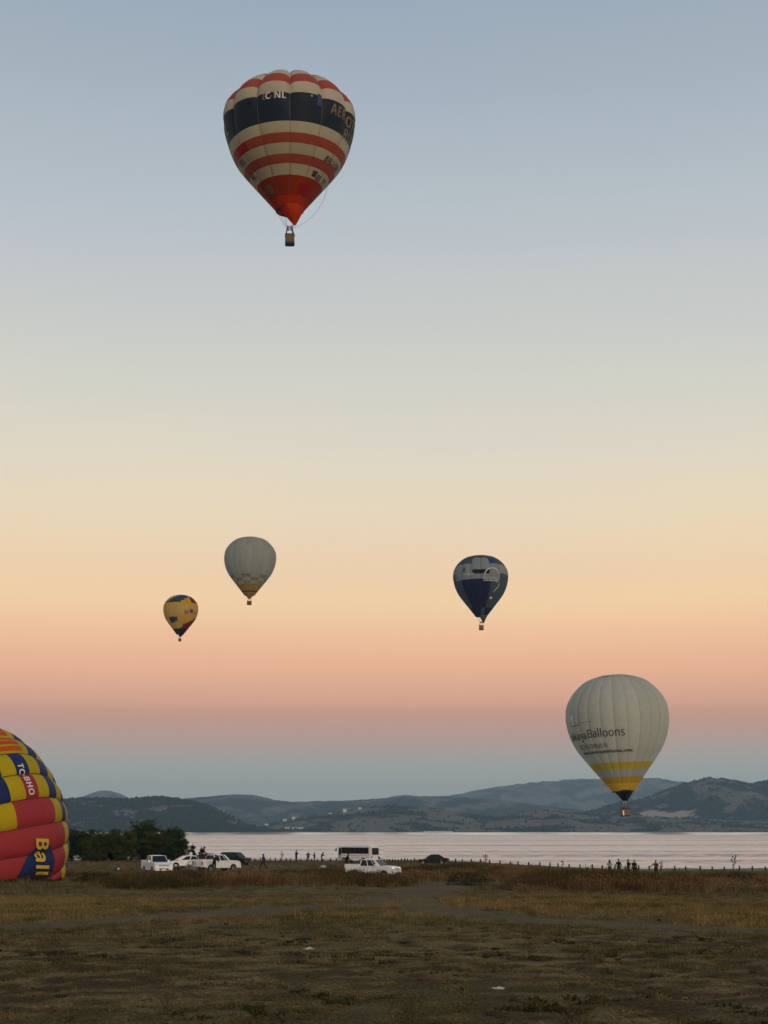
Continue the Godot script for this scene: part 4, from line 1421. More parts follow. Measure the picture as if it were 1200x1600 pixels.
func pose_joints(pose: String) -> Dictionary:
	var j := {
		"pelvis": Vector3(0, 0.93, 0), "chest": Vector3(0, 1.27, 0.0), "neck": Vector3(0, 1.47, -0.01), "head": Vector3(0, 1.63, 0.02),
		"shl": Vector3(0.175, 1.41, -0.01), "ell": Vector3(0.235, 1.13, -0.03), "wrl": Vector3(0.235, 0.88, 0.07),
		"shr": Vector3(-0.175, 1.41, -0.01), "elr": Vector3(-0.235, 1.13, -0.03), "wrr": Vector3(-0.235, 0.88, 0.07),
		"hil": Vector3(0.095, 0.90, 0), "knl": Vector3(0.11, 0.49, 0.02), "anl": Vector3(0.115, 0.085, -0.03),
		"hir": Vector3(-0.095, 0.90, 0), "knr": Vector3(-0.11, 0.49, 0.02), "anr": Vector3(-0.115, 0.085, -0.03),
	}
	var set := {}
	match pose:
		"phone":
			set = {"ell": Vector3(0.26, 1.16, 0.06), "wrl": Vector3(0.10, 1.32, 0.28), "elr": Vector3(-0.26, 1.16, 0.06), "wrr": Vector3(-0.06, 1.33, 0.28)}
		"pockets":
			set = {"ell": Vector3(0.30, 1.15, -0.06), "wrl": Vector3(0.19, 0.93, 0.08), "elr": Vector3(-0.30, 1.15, -0.06), "wrr": Vector3(-0.19, 0.93, 0.08)}
		"arm_out":
			set = {"ell": Vector3(0.37, 1.22, 0.02), "wrl": Vector3(0.58, 1.06, 0.08), "elr": Vector3(-0.27, 1.14, 0.02), "wrr": Vector3(-0.14, 1.02, 0.18)}
		"walk":
			set = {"knl": Vector3(0.11, 0.50, 0.20), "anl": Vector3(0.11, 0.10, 0.30), "knr": Vector3(-0.11, 0.49, -0.08), "anr": Vector3(-0.11, 0.14, -0.42), "wrl": Vector3(0.25, 0.92, -0.15), "ell": Vector3(0.24, 1.14, -0.12), "wrr": Vector3(-0.23, 0.95, 0.26), "elr": Vector3(-0.24, 1.13, 0.05)}
		"lean":
			set = {"chest": Vector3(0, 1.24, 0.10), "neck": Vector3(0, 1.42, 0.19), "head": Vector3(0, 1.56, 0.27), "shl": Vector3(0.175, 1.36, 0.17), "shr": Vector3(-0.175, 1.36, 0.17), "ell": Vector3(0.23, 1.12, 0.26), "wrl": Vector3(0.18, 1.02, 0.46), "elr": Vector3(-0.23, 1.12, 0.26), "wrr": Vector3(-0.18, 1.02, 0.46)}
		"bend":
			set = {"pelvis": Vector3(0, 0.90, -0.10), "hil": Vector3(0.095, 0.87, -0.10), "hir": Vector3(-0.095, 0.87, -0.10), "chest": Vector3(0, 1.14, 0.14), "neck": Vector3(0, 1.27, 0.30), "head": Vector3(0, 1.36, 0.43), "shl": Vector3(0.175, 1.23, 0.26), "shr": Vector3(-0.175, 1.23, 0.26), "ell": Vector3(0.21, 0.96, 0.34), "wrl": Vector3(0.15, 0.75, 0.46), "elr": Vector3(-0.21, 0.96, 0.34), "wrr": Vector3(-0.15, 0.75, 0.46)}
		"reach":
			set = {"ell": Vector3(0.24, 1.62, 0.08), "wrl": Vector3(0.14, 1.86, 0.12)}
		"sit":
			set = {"knl": Vector3(0.14, 0.93, 0.43), "anl": Vector3(0.14, 0.50, 0.48), "knr": Vector3(-0.14, 0.93, 0.43), "anr": Vector3(-0.14, 0.50, 0.48), "chest": Vector3(0, 1.26, 0.05), "neck": Vector3(0, 1.45, 0.09), "head": Vector3(0, 1.60, 0.15), "shl": Vector3(0.175, 1.39, 0.07), "shr": Vector3(-0.175, 1.39, 0.07), "ell": Vector3(0.25, 1.15, 0.16), "wrl": Vector3(0.16, 1.04, 0.38), "elr": Vector3(-0.25, 1.15, 0.16), "wrr": Vector3(-0.16, 1.04, 0.38)}
	for k in set:
		j[k] = set[k]
	return j

func field_mesh(bones: Array, cell: float, blend: float, out: Dictionary) -> void:   # surface nets over tapered capsules [a, b, ra, rb, region]
	var lo := Vector3(99, 99, 99)
	var hi := -lo
	for q in bones:
		for e in [[q[0], q[2]], [q[1], q[3]]]:
			lo = lo.min(e[0] - Vector3.ONE * (e[1] + cell * 2.5))
			hi = hi.max(e[0] + Vector3.ONE * (e[1] + cell * 2.5))
	var nx := int((hi.x - lo.x) / cell) + 2
	var ny := int((hi.y - lo.y) / cell) + 2
	var nz := int((hi.z - lo.z) / cell) + 2
	var f := PackedFloat32Array()
	f.resize(nx * ny * nz)
	f.fill(1.0)
	var own := PackedByteArray()
	own.resize(f.size())
	var near := PackedFloat32Array()
	near.resize(f.size())
	near.fill(9.0)
	for q in bones:
		var a: Vector3 = q[0]
		var ab: Vector3 = q[1] - a
		var l2 := maxf(ab.length_squared(), 1e-8)
		var m: float = maxf(q[2], q[3]) + blend + cell * 2.0
		var p0 := ((a.min(q[1]) - Vector3.ONE * m - lo) / cell).floor()
		var p1 := ((a.max(q[1]) + Vector3.ONE * m - lo) / cell).ceil()
		for z in range(maxi(0, int(p0.z)), mini(nz, int(p1.z) + 1)):
			for y in range(maxi(0, int(p0.y)), mini(ny, int(p1.y) + 1)):
				for x in range(maxi(0, int(p0.x)), mini(nx, int(p1.x) + 1)):
					var p := lo + Vector3(x, y, z) * cell
					var t := clampf((p - a).dot(ab) / l2, 0.0, 1.0)
					var d: float = (p - a - ab * t).length() - lerpf(q[2], q[3], t)
					var i := (z * ny + y) * nx + x
					if d < near[i]:
						near[i] = d
						own[i] = q[4]
					var o := f[i]
					var h := maxf(blend - absf(o - d), 0.0) / blend
					f[i] = minf(o, d) - h * h * blend * 0.25
	var at := {}
	var step := [1, nx, nx * ny]
	for z in nz - 1:
		for y in ny - 1:
			for x in nx - 1:
				var i := (z * ny + y) * nx + x
				var c := [f[i], f[i + 1], f[i + nx], f[i + nx + 1], f[i + nx * ny], f[i + nx * ny + 1], f[i + nx * ny + nx], f[i + nx * ny + nx + 1]]
				var inside := 0
				for v in c:
					if v < 0.0: inside += 1
				if inside == 0 or inside == 8:
					continue
				var sum := Vector3.ZERO
				var cnt := 0
				for e in [[0, 1], [2, 3], [4, 5], [6, 7], [0, 2], [1, 3], [4, 6], [5, 7], [0, 4], [1, 5], [2, 6], [3, 7]]:
					var fa: float = c[e[0]]
					var fb: float = c[e[1]]
					if (fa < 0.0) != (fb < 0.0):
						var u := fa / (fa - fb)
						var va := Vector3(e[0] & 1, (e[0] >> 1) & 1, e[0] >> 2)
						var vb := Vector3(e[1] & 1, (e[1] >> 1) & 1, e[1] >> 2)
						sum += va.lerp(vb, u); cnt += 1
				var g := Vector3(c[1] + c[3] + c[5] + c[7] - c[0] - c[2] - c[4] - c[6], c[2] + c[3] + c[6] + c[7] - c[0] - c[1] - c[4] - c[5], c[4] + c[5] + c[6] + c[7] - c[0] - c[1] - c[2] - c[3])
				at[i] = out.v.size()
				out.v.append(lo + (Vector3(x, y, z) + sum / cnt) * cell)
				out.n.append(g.normalized())
				out.r.append(own[i])
	for i in at:
		var x: int = i % nx
		var y: int = (i / nx) % ny
		var z: int = i / (nx * ny)
		for ax in 3:
			var j: int = i + step[ax]
			if j >= f.size() or (f[i] < 0.0) == (f[j] < 0.0):
				continue
			var s1: int = step[(ax + 1) % 3]
			var s2: int = step[(ax + 2) % 3]
			if not (at.has(i - s1) and at.has(i - s2) and at.has(i - s1 - s2)):
				continue
			out.q.append([at[i], at[i - s1], at[i - s1 - s2], at[i - s2]])

func pose_mesh(pose: String, long_hair: bool) -> Dictionary:
	var key := pose + str(long_hair)
	if poses.has(key):
		return poses[key]
	var j := pose_joints(pose)
	var out := {"v": PackedVector3Array(), "n": PackedVector3Array(), "r": PackedByteArray(), "q": []}
	var b := []   # regions: 0 skin, 1 jacket, 2 trousers, 3 shoes, 4 hair, 5 face dark
	b.append([j.pelvis + Vector3(0.045, 0, 0), j.pelvis - Vector3(0.045, 0, 0), 0.125, 0.125, 2])
	b.append([j.pelvis + Vector3(0, 0.07, 0), j.chest, 0.135, 0.145, 1])
	b.append([j.chest + Vector3(0.05, 0, 0), j.chest + (j.shl - j.chest) * 0.6, 0.125, 0.10, 1])
	b.append([j.chest - Vector3(0.05, 0, 0), j.chest + (j.shr - j.chest) * 0.6, 0.125, 0.10, 1])
	b.append([j.chest, j.neck, 0.13, 0.065, 1])
	b.append([j.neck, j.head - Vector3(0, 0.06, 0.02), 0.056, 0.052, 0])
	for s in ["l", "r"]:
		b.append([j["sh" + s], j["el" + s], 0.068, 0.050, 1])
		b.append([j["el" + s], j["wr" + s], 0.048, 0.036, 1])
		var dir: Vector3 = (j["wr" + s] - j["el" + s]).normalized()
		b.append([j["wr" + s] + dir * 0.02, j["wr" + s] + dir * 0.085, 0.034, 0.036, 0])
		b.append([j["hi" + s], j["kn" + s], 0.098, 0.064, 2])
		b.append([j["kn" + s], j["an" + s], 0.062, 0.046, 2])
		var heel: Vector3 = j["an" + s] + Vector3(0, -0.04, -0.03)
		b.append([heel, heel + Vector3(0, -0.012, 0.20), 0.045, 0.034, 3])
	field_mesh(b, 0.026, 0.05, out)
	# the head on a finer grid
	var h: Vector3 = j.head
	var hb := [[h + Vector3(0, 0.055, -0.03), h + Vector3(0, 0.045, 0.015), 0.083, 0.08, 0], [h + Vector3(0, -0.04, 0.03), h + Vector3(0, -0.075, 0.055), 0.055, 0.034, 0], [h + Vector3(0, 0.02, 0.085), h + Vector3(0, -0.022, 0.105), 0.010, 0.015, 0], [h + Vector3(0.078, 0.0, 0), h + Vector3(0.08, 0.03, -0.008), 0.014, 0.017, 0], [h + Vector3(-0.078, 0.0, 0), h + Vector3(-0.08, 0.03, -0.008), 0.014, 0.017, 0], [h + Vector3(0, 0.07, -0.035), h + Vector3(0, 0.075, 0.02), 0.087, 0.078, 4], [h + Vector3(0, 0.02, -0.065), h + Vector3(0, 0.05, -0.05), 0.058, 0.075, 4], [h + Vector3(0.032, 0.012, 0.078), h + Vector3(0.034, 0.012, 0.079), 0.012, 0.012, 5], [h + Vector3(-0.032, 0.012, 0.078), h + Vector3(-0.034, 0.012, 0.079), 0.012, 0.012, 5], [h + Vector3(0.02, -0.06, 0.082), h + Vector3(-0.02, -0.06, 0.082), 0.008, 0.008, 6]]
	if long_hair:
		hb.append([h + Vector3(0, 0.03, -0.06), h + Vector3(0, -0.22, -0.085), 0.08, 0.085, 4])
		hb.append([h + Vector3(0.06, 0.0, -0.02), h + Vector3(0.07, -0.2, -0.01), 0.045, 0.04, 4])
		hb.append([h + Vector3(-0.06, 0.0, -0.02), h + Vector3(-0.07, -0.2, -0.01), 0.045, 0.04, 4])
	field_mesh(hb, 0.011, 0.02, out)
	# fingers, thumb apart from the four
	var fg := MB.new()
	for s in [1.0, -1.0]:
		var sd := "l" if s > 0 else "r"
		var w: Vector3 = j["wr" + sd]
		var dir: Vector3 = (w - j["el" + sd]).normalized()
		var fwd := Vector3(0, 0, 1) if absf(dir.z) < 0.8 else Vector3(0, 1, 0)
		fwd = (fwd - dir * fwd.dot(dir)).normalized()
		var inward: Vector3 = fwd.cross(dir) * s
		for k in 4:
			var o := w + dir * 0.09 + fwd * (0.028 - 0.018 * k)
			var l: float = [0.036, 0.042, 0.039, 0.030][k]
			var m: Vector3 = o + dir * l + inward * 0.008
			fg.tube(o, m, 0.010, 0.009, 6); fg.tube(m, m + dir * l * 0.75 + inward * 0.022, 0.009, 0.0075, 6)
		var o2 := w + dir * 0.045 + fwd * 0.03
		fg.tube(o2, o2 + dir * 0.03 + fwd * 0.025, 0.012, 0.010, 6); fg.tube(o2 + dir * 0.03 + fwd * 0.025, o2 + dir * 0.06 + fwd * 0.03 + inward * 0.012, 0.010, 0.008, 6)
	out.fingers = fg
	poses[key] = out
	return out

func person(label: String, at: Vector3, yaw: float, pose: String, top: Color, legs: Color, hair: Color, long_hair := false, size := 1.0, group := "") -> Node3D:
	var g := pose_mesh(pose, long_hair)
	var b := MB.new()
	b.colored = true
	var skin_c := Color(0.19, 0.11, 0.075)
	var cols := [skin_c, top, legs, Color(0.02, 0.018, 0.016), hair, Color(0.02, 0.015, 0.012), Color(0.20, 0.08, 0.065)]
	b.v = g.v.duplicate()
	b.n = g.n.duplicate()
	for r in g.r:
		b.c.append(cols[r])
	for q in g.q:
		b.face(q[0], q[1], q[2]); b.face(q[0], q[2], q[3])
	var off := b.v.size()
	b.v.append_array(g.fingers.v)
	b.n.append_array(g.fingers.n)
	for k in g.fingers.v.size():
		b.c.append(skin_c)
	for k in g.fingers.idx:
		b.idx.append(k + off)
	var o := single("person", b.mesh(), vertex_paint("skin and clothes", 0.85, 0.25), label, "person", group)
	o.position = at
	o.rotation.y = yaw
	o.scale = Vector3(1.12, 1.0, 1.12) * size
	return o

func build_people() -> void:
	var black := Color(0.012, 0.012, 0.014)
	var dark := Color(0.02, 0.021, 0.026)
	var jean := Color(0.025, 0.03, 0.045)
	var brown := Color(0.014, 0.010, 0.008)
	var g := "people standing in the rust weeds at right"
	person("person with long dark hair and pale blue top, leftmost in the weeds", on_ground(26.0, 168.5), 2.9, "phone", Color(0.24, 0.29, 0.33), dark, brown, true, 0.97, g)
	person("broad person in black with arms at the waist, second of the group in the weeds", on_ground(26.95, 168.0), 2.6, "pockets", black, jean, brown, false, 1.03, g)
	person("person in black jacket turned sideways, third of the group in the weeds", on_ground(28.05, 168.0), 1.9, "phone", Color(0.02, 0.02, 0.02), dark, brown, false, 1.03, g)
	person("person in plain black, fourth of the group in the weeds beside the sideways one", on_ground(28.75, 168.0), 3.0, "stand", black, black, brown, false, 1.0, g)
	person("person in dark red jacket holding one arm out, apart from the group in the weeds", on_ground(31.3, 168.5), 3.0, "arm_out", Color(0.085, 0.016, 0.018), black, brown, false, 1.02, g)
	g = "visitors at the shoreline left of the bus"
	person("tall dark figure, leftmost of the four shoreline visitors by the fence posts", on_ground(-15.5, 258.0, 0.1), 2.2, "phone", black, dark, brown, false, 1.1, g)
	person("figure with elbows out at the shore, second of the four visitors", on_ground(-13.5, 260.0, 0.05), 3.1, "pockets", Color(0.03, 0.03, 0.032), jean, brown, false, 1.0, g)
	person("slim figure seen from the side at the shore, third of the four visitors", on_ground(-12.3, 258.5, -0.05), -1.6, "phone", black, black, brown, false, 0.98, g)
	person("figure bending forward at the shore, nearest the bus", on_ground(-11.05, 259.0, 0.1), 1.4, "lean", dark, dark, brown, false, 0.97, g)
	person("person in black striding across the grass left of the pale sack", on_ground(-14.7, 178.0), -2.0, "walk", Color(0.03, 0.034, 0.042), black, brown, false, 1.0)
	# round the trailer and the two loaded pickups
	person("man in black standing high on the trailer behind the left pickups", on_ground(-20.35, 163.0, 0.98), 1.9, "lean", black, Color(0.03, 0.035, 0.045), brown, false, 1.04)
	person("person in dark blue sitting on the fan frame below the standing man", on_ground(-20.75, 161.5, 0.06), 1.3, "sit", Color(0.018, 0.02, 0.028), dark, brown, false, 0.98)
	person("person in black at the side of the white pickup with red tail lamps", on_ground(-18.3, 157.6), 2.7, "lean", black, black, brown, false, 1.05)
	person("person in black perched on the bed of the white pickup in front of the bus", on_ground(-3.7, 145.1, 0.56), 1.5, "sit", black, Color(0.014, 0.014, 0.017), brown, false, 1.02)
	person("person in black standing behind the white pickup's cab near the bus's rear corner", on_ground(-0.5, 150.0), 2.4, "pockets", black, black, brown, false, 1.03)

func dusty(called: String, r: float, g: float, b: float, rough: float) -> StandardMaterial3D:   # paint with a film of field dust
	if mats.has(called):
		return mats[called]
	var m := paint(called, r, g, b, rough)
	var im := Image.create(256, 256, false, Image.FORMAT_RGB8)
	var n := FastNoiseLite.new()
	n.seed = 31; n.frequency = 0.018; n.fractal_octaves = 5
	for y in 256:
		for x in 256:
			var k := clampf(0.955 + n.get_noise_2d(x, y) * 0.14, 0.8, 1.0)
			im.set_pixel(x, y, Color(k, lerpf(k, 1.0, -0.04) , k * lerpf(0.95, 1.0, sstep(0.85, 0.97, k))).linear_to_srgb())
	m.albedo_texture = ImageTexture.create_from_image(im)
	m.uv1_triplanar = true
	m.uv1_scale = Vector3(0.5, 0.5, 0.5)
	return m

# ------------------------------------------------------------------ vehicles (each points along +x, wheels on y = 0)
func wheel_at(t: Node3D, x: float, z: float, r: float, w: float) -> void:
	var k := Node3D.new()
	k.name = "wheel"
	t.add_child(k, true)
	k.position = Vector3(x, r, z)
	var s := signf(z)
	var b := MB.new()
	var prof_t := [[r * 0.62, -0.5], [r * 0.93, -0.5], [r, -0.34], [r, 0.34], [r * 0.93, 0.5], [r * 0.62, 0.5]]
	for q in prof_t.size() - 1:
		for i in 24:
			var p := []
			for m in [[q, i], [q, i + 1], [q + 1, i + 1], [q + 1, i]]:
				var a: float = TAU * m[1] / 24.0
				p.append(Vector3(cos(a) * prof_t[m[0]][0], sin(a) * prof_t[m[0]][0], prof_t[m[0]][1] * w))
			var mid: Vector3 = (p[0] + p[2]) * 0.5
			b.quad(p[0], p[1], p[2], p[3], Vector3(mid.x, mid.y, mid.z * 0.6))
	part("tyre", b.mesh(), paint("tyre rubber", 0.012, 0.012, 0.013, 0.85), k)
	b = MB.new()
	b.tube(Vector3(0, 0, -w * 0.3), Vector3(0, 0, w * 0.36 * s), r * 0.2, r * 0.2, 12)
	for q in 6:
		var a := TAU * q / 6
		b.box(Vector3(cos(a), sin(a), 0) * r * 0.38 + Vector3(0, 0, w * 0.33 * s), Vector3(r * 0.5, r * 0.2, 0.03), Color.WHITE, Basis(Vector3(0, 0, 1), a))
	b.ring(Vector3(0, 0, w * 0.34 * s), Vector3(0, 0, 1), r * 0.6, 0.025, 24)
	part("rim", b.mesh(), paint("alloy", 0.35, 0.35, 0.36, 0.35, 0.8), k)

func wells(pts: Array, cx: float, r: float, y: float) -> void:   # a half-round wheel arch cut into the lower edge, front to rear
	for k in 9:
		var a := PI * k / 8.0
		pts.append(Vector2(cx + cos(a) * r, maxf(y, 0.38 + sin(a) * r * 0.98)))

func frustum(b: MB, x0: float, x1: float, w0: float, y0: float, x2: float, x3: float, w1: float, y1: float) -> Array:
	var p := [Vector3(x0, y0, -w0), Vector3(x1, y0, -w0), Vector3(x1, y0, w0), Vector3(x0, y0, w0), Vector3(x2, y1, -w1), Vector3(x3, y1, -w1), Vector3(x3, y1, w1), Vector3(x2, y1, w1)]
	var c := Vector3((x0 + x1) * 0.5, (y0 + y1) * 0.5, 0)
	for k in 4:
		var m := (k + 1) % 4
		b.quad(p[k], p[m], p[m + 4], p[k + 4], (p[k] + p[m + 4]) * 0.5 - c)
	# a slightly domed roof
	b.grid(6, 4, func(u, t):
		var q: Vector3 = (p[4] as Vector3).lerp(p[5], u).lerp((p[7] as Vector3).lerp(p[6], u), t)
		return q + Vector3(0, 0.045 * (1.0 - pow(2 * u - 1, 4)) * (1.0 - pow(2 * t - 1, 4)), 0), func(q): return Vector3.UP)
	return p

func pane(t: Node3D, called: String, a: Vector3, b0: Vector3, c: Vector3, d: Vector3, outward: Vector3, inset := 0.06, lift := 0.012) -> void:   # glass set in the face a b c d
	var m := (a + b0 + c + d) * 0.25
	var o := outward.normalized() * lift
	var k := []
	for q in [a, b0, c, d]:
		k.append(q + (m - q).normalized() * inset * 1.4)
	var b := MB.new()
	for s in 4:
		var e := (s + 1) % 4
		b.quad(k[s], k[e], k[e] + o, k[s] + o, (k[s] + k[e]) * 0.5 - m)
	b.quad(k[0] + o, k[1] + o, k[2] + o, k[3] + o, outward)
	part(called, b.mesh(), paint("dark glass", 0.010, 0.012, 0.013, 0.10, 0.0, 0.35), t)

func face_panes(t: Node3D, p: Array, cuts: Array) -> void:   # windscreen, rear window and side windows of a frustum; cuts: shares along the side
	pane(t, "windscreen", p[1], p[2], p[6], p[5], Vector3(1, 0.6, 0), 0.055)
	pane(t, "rear_window", p[0], p[3], p[7], p[4], Vector3(-1, 0.4, 0), 0.07)
	for s in 2:
		var a: Vector3 = p[0] if s == 0 else p[3]
		var b: Vector3 = p[1] if s == 0 else p[2]
		var c: Vector3 = p[5] if s == 0 else p[6]
		var d: Vector3 = p[4] if s == 0 else p[7]
		for k in cuts.size() - 1:
			pane(t, "side_window", a.lerp(b, cuts[k]), a.lerp(b, cuts[k + 1]), d.lerp(c, cuts[k + 1]), d.lerp(c, cuts[k]), Vector3(0, 0.3, -1 if s == 0 else 1), 0.045)

func make_pickup(called: String, label: String, at: Vector3, yaw: float, lamp_on: bool) -> Node3D:
	var t := thing(called, label, "pickup truck", at, yaw, "white double-cab pickups")
	var white := dusty("white lacquer", 0.70, 0.71, 0.70, 0.28)
	white.clearcoat_enabled = true
	white.clearcoat = 0.6
	var dark := paint("black plastic", 0.02, 0.02, 0.021, 0.6)
	var pts := []
	for q in [[-2.62, 0.55], [-2.64, 1.12], [-1.05, 1.15], [0.95, 1.17], [1.30, 1.21], [2.10, 1.18], [2.48, 1.11], [2.65, 0.97], [2.69, 0.66], [2.64, 0.38]]:
		pts.append(Vector2(q[0], q[1]))
	wells(pts, 1.62, 0.47, 0.40)
	pts.append(Vector2(1.05, 0.36))
	pts.append(Vector2(-0.95, 0.36))
	wells(pts, -1.48, 0.47, 0.40)
	pts.append(Vector2(-2.05, 0.45))
	var b := MB.new()
	b.extrude(PackedVector2Array(pts), 0.92, 0.10, Vector2(0.985, 0.93))
	part("body", b.mesh(), white, t)
	# the open bed: three low walls round a dark floor
	for s in [-1, 1]:
		b = MB.new()
		b.hexa(Vector3(-1.83, 1.20, s * 0.84), Vector3(0.80, 0.14, 0.07), Vector2(1, 0.7))
		part("bed_side", b.mesh(), white, t)
	b = MB.new()
	b.hexa(Vector3(-2.60, 1.18, 0), Vector3(0.045, 0.16, 0.80), Vector2(0.7, 1))
	part("tailgate", b.mesh(), white, t)
	b = MB.new()
	b.box(Vector3(-1.83, 1.145, 0), Vector3(1.48, 0.02, 1.52))
	part("bed_floor", b.mesh(), dark, t)
	b = MB.new()
	var p := frustum(b, -1.05, 1.26, 0.85, 1.155, -0.90, 0.55, 0.70, 1.80)
	part("cab", b.mesh(), white, t)
	face_panes(t, p, [0.03, 0.40, 0.72, 0.86])
	for s in [-1, 1]:
		wheel_at(t, 1.62, s * 0.78, 0.38, 0.26)
		wheel_at(t, -1.48, s * 0.78, 0.38, 0.26)
		b = MB.new()
		b.hexa(Vector3(0.80, 1.28, s * 1.0), Vector3(0.07, 0.10, 0.11), Vector2(0.8, 0.9))
		part("mirror", b.mesh(), white, t)
		b = MB.new()
		b.extrude(PackedVector2Array([Vector2(2.18, 0.96), Vector2(2.59, 0.88), Vector2(2.54, 1.04), Vector2(2.10, 1.14)]), 0.16, 0.04)
		var hl := paint("headlight glass", 0.22, 0.23, 0.24, 0.1, 0.0, 0.8)
		if lamp_on:
			hl = paint("lit headlight glass", 0.8, 0.78, 0.7, 0.2)
			hl.emission_enabled = true
			hl.emission = Color(1.0, 0.93, 0.78)
			hl.emission_energy_multiplier = 1.3
		var o := part("headlight", b.mesh(), hl, t)
		o.position = Vector3(0.05, 0, s * 0.71)
		b = MB.new()
		b.box(Vector3(-2.58, 0.93, s * 0.845), Vector3(0.16, 0.34, 0.14))
		part("tail_light", b.mesh(), paint("red lamp", 0.30, 0.012, 0.012, 0.2), t)
		b = MB.new()
		b.box(Vector3(0.0, 0.40, s * 0.92), Vector3(1.9, 0.05, 0.10))
		part("side_step", b.mesh(), dark, t)
		for x in [-0.52, 0.42]:
			b = MB.new()
			b.box(Vector3(x, 1.02, s * 0.925), Vector3(0.18, 0.035, 0.03))
			part("door_handle", b.mesh(), paint("chrome", 0.5, 0.5, 0.5, 0.2, 0.9), t)
		for x in [-0.98, -0.10, 0.92]:
			b = MB.new()
			b.box(Vector3(x, 0.80, s * 0.9205), Vector3(0.018, 0.60, 0.006))
			part("door_gap", b.mesh(), dark, t)
	b = MB.new()
	b.box(Vector3(2.61, 0.86, 0), Vector3(0.10, 0.20, 1.05))
	for k in 3:
		b.box(Vector3(2.665, 0.80 + 0.06 * k, 0), Vector3(0.03, 0.018, 1.0))
	part("grille", b.mesh(), paint("grille grey", 0.10, 0.10, 0.10, 0.35, 0.6), t)
	b = MB.new()
	b.hexa(Vector3(2.60, 0.53, 0), Vector3(0.13, 0.13, 0.86), Vector2(0.85, 0.98))
	part("front_bumper", b.mesh(), white, t)
	b = MB.new()
	b.box(Vector3(2.70, 0.54, 0), Vector3(0.06, 0.14, 0.92))
	part("air_intake", b.mesh(), dark, t)
	b = MB.new()
	b.box(Vector3(2.745, 0.50, 0), Vector3(0.02, 0.10, 0.5))
	part("number_plate", b.mesh(), paint("white plate", 0.8, 0.78, 0.72, 0.6), t)
	b = MB.new()
	b.box(Vector3(-2.70, 0.50, 0), Vector3(0.16, 0.16, 1.60))
	part("rear_bumper", b.mesh(), paint("chrome", 0.5, 0.5, 0.5, 0.2, 0.9), t)
	b = MB.new()
	for s in [-1, 1]:
		b.tube(Vector3(-1.12, 1.15, s * 0.70), Vector3(-1.16, 1.74, s * 0.58), 0.035, 0.035, 8)
		b.tube(Vector3(-1.16, 1.74, s * 0.58), Vector3(-1.75, 1.32, s * 0.75), 0.03, 0.03, 8)
	b.tube(Vector3(-1.16, 1.74, -0.58), Vector3(-1.16, 1.74, 0.58), 0.035, 0.035, 8)
	part("roll_bar", b.mesh(), dark, t)
	return t

func make_car(called: String, label: String, category: String, at: Vector3, yaw: float, m: StandardMaterial3D, body: Array, glass: Array, cuts: Array, wheel_x: Array, half := 0.88, r := 0.32) -> Node3D:
	m.clearcoat_enabled = true
	m.clearcoat = 0.25
	var t := thing(called, label, category, at, yaw)
	var pts := []
	for q in body:
		pts.append(Vector2(q[0], q[1]))
	wells(pts, wheel_x[0], r + 0.07, 0.33)
	pts.append(Vector2(wheel_x[0] - r - 0.2, 0.26))
	pts.append(Vector2(wheel_x[1] + r + 0.2, 0.26))
	wells(pts, wheel_x[1], r + 0.07, 0.33)
	var b := MB.new()
	b.extrude(PackedVector2Array(pts), half, 0.11, Vector2(0.98, 0.92))
	part("body", b.mesh(), m, t)
	b = MB.new()
	var p := frustum(b, glass[0], glass[1], half - 0.09, glass[2], glass[3], glass[4], half - 0.27, glass[5])
	part("roof", b.mesh(), m, t)
	face_panes(t, p, cuts)
	var front: float = body[-1][0]
	var rear: float = body[0][0]
	for s in [-1, 1]:
		for x in wheel_x:
			wheel_at(t, x, s * (half - 0.12), r, 0.21)
		b = MB.new()
		b.hexa(Vector3(front - 0.16, 0.66, s * (half - 0.25)), Vector3(0.17, 0.075, 0.2), Vector2(0.7, 0.9))
		part("headlight", b.mesh(), paint("headlight glass", 0.22, 0.23, 0.24, 0.1, 0.0, 0.8), t)
		b = MB.new()
		b.box(Vector3(rear + 0.08, 0.80, s * (half - 0.2)), Vector3(0.16, 0.14, 0.26))
		part("tail_light", b.mesh(), paint("red lamp", 0.30, 0.012, 0.012, 0.2), t)
		b = MB.new()
		b.hexa(Vector3(glass[1] - 0.35, glass[2] + 0.06, s * (half + 0.05)), Vector3(0.08, 0.07, 0.1), Vector2(0.8, 0.9))
		part("mirror", b.mesh(), m, t)
		b = MB.new()
		b.box(Vector3((glass[0] + glass[1]) * 0.5 - 0.1, 0.62, s * (half + 0.001)), Vector3(0.016, 0.5, 0.006))
		part("door_gap", b.mesh(), paint("black plastic", 0.02, 0.02, 0.021, 0.6), t)
	b = MB.new()
	b.box(Vector3(front - 0.02, 0.44, 0), Vector3(0.10, 0.16, half * 1.3))
	part("grille", b.mesh(), paint("black plastic", 0.02, 0.02, 0.021, 0.6), t)
	b = MB.new()
	b.box(Vector3(rear - 0.01, 0.56, 0), Vector3(0.03, 0.11, 0.5))
	part("number_plate", b.mesh(), paint("white plate", 0.8, 0.78, 0.72, 0.6), t)
	return t

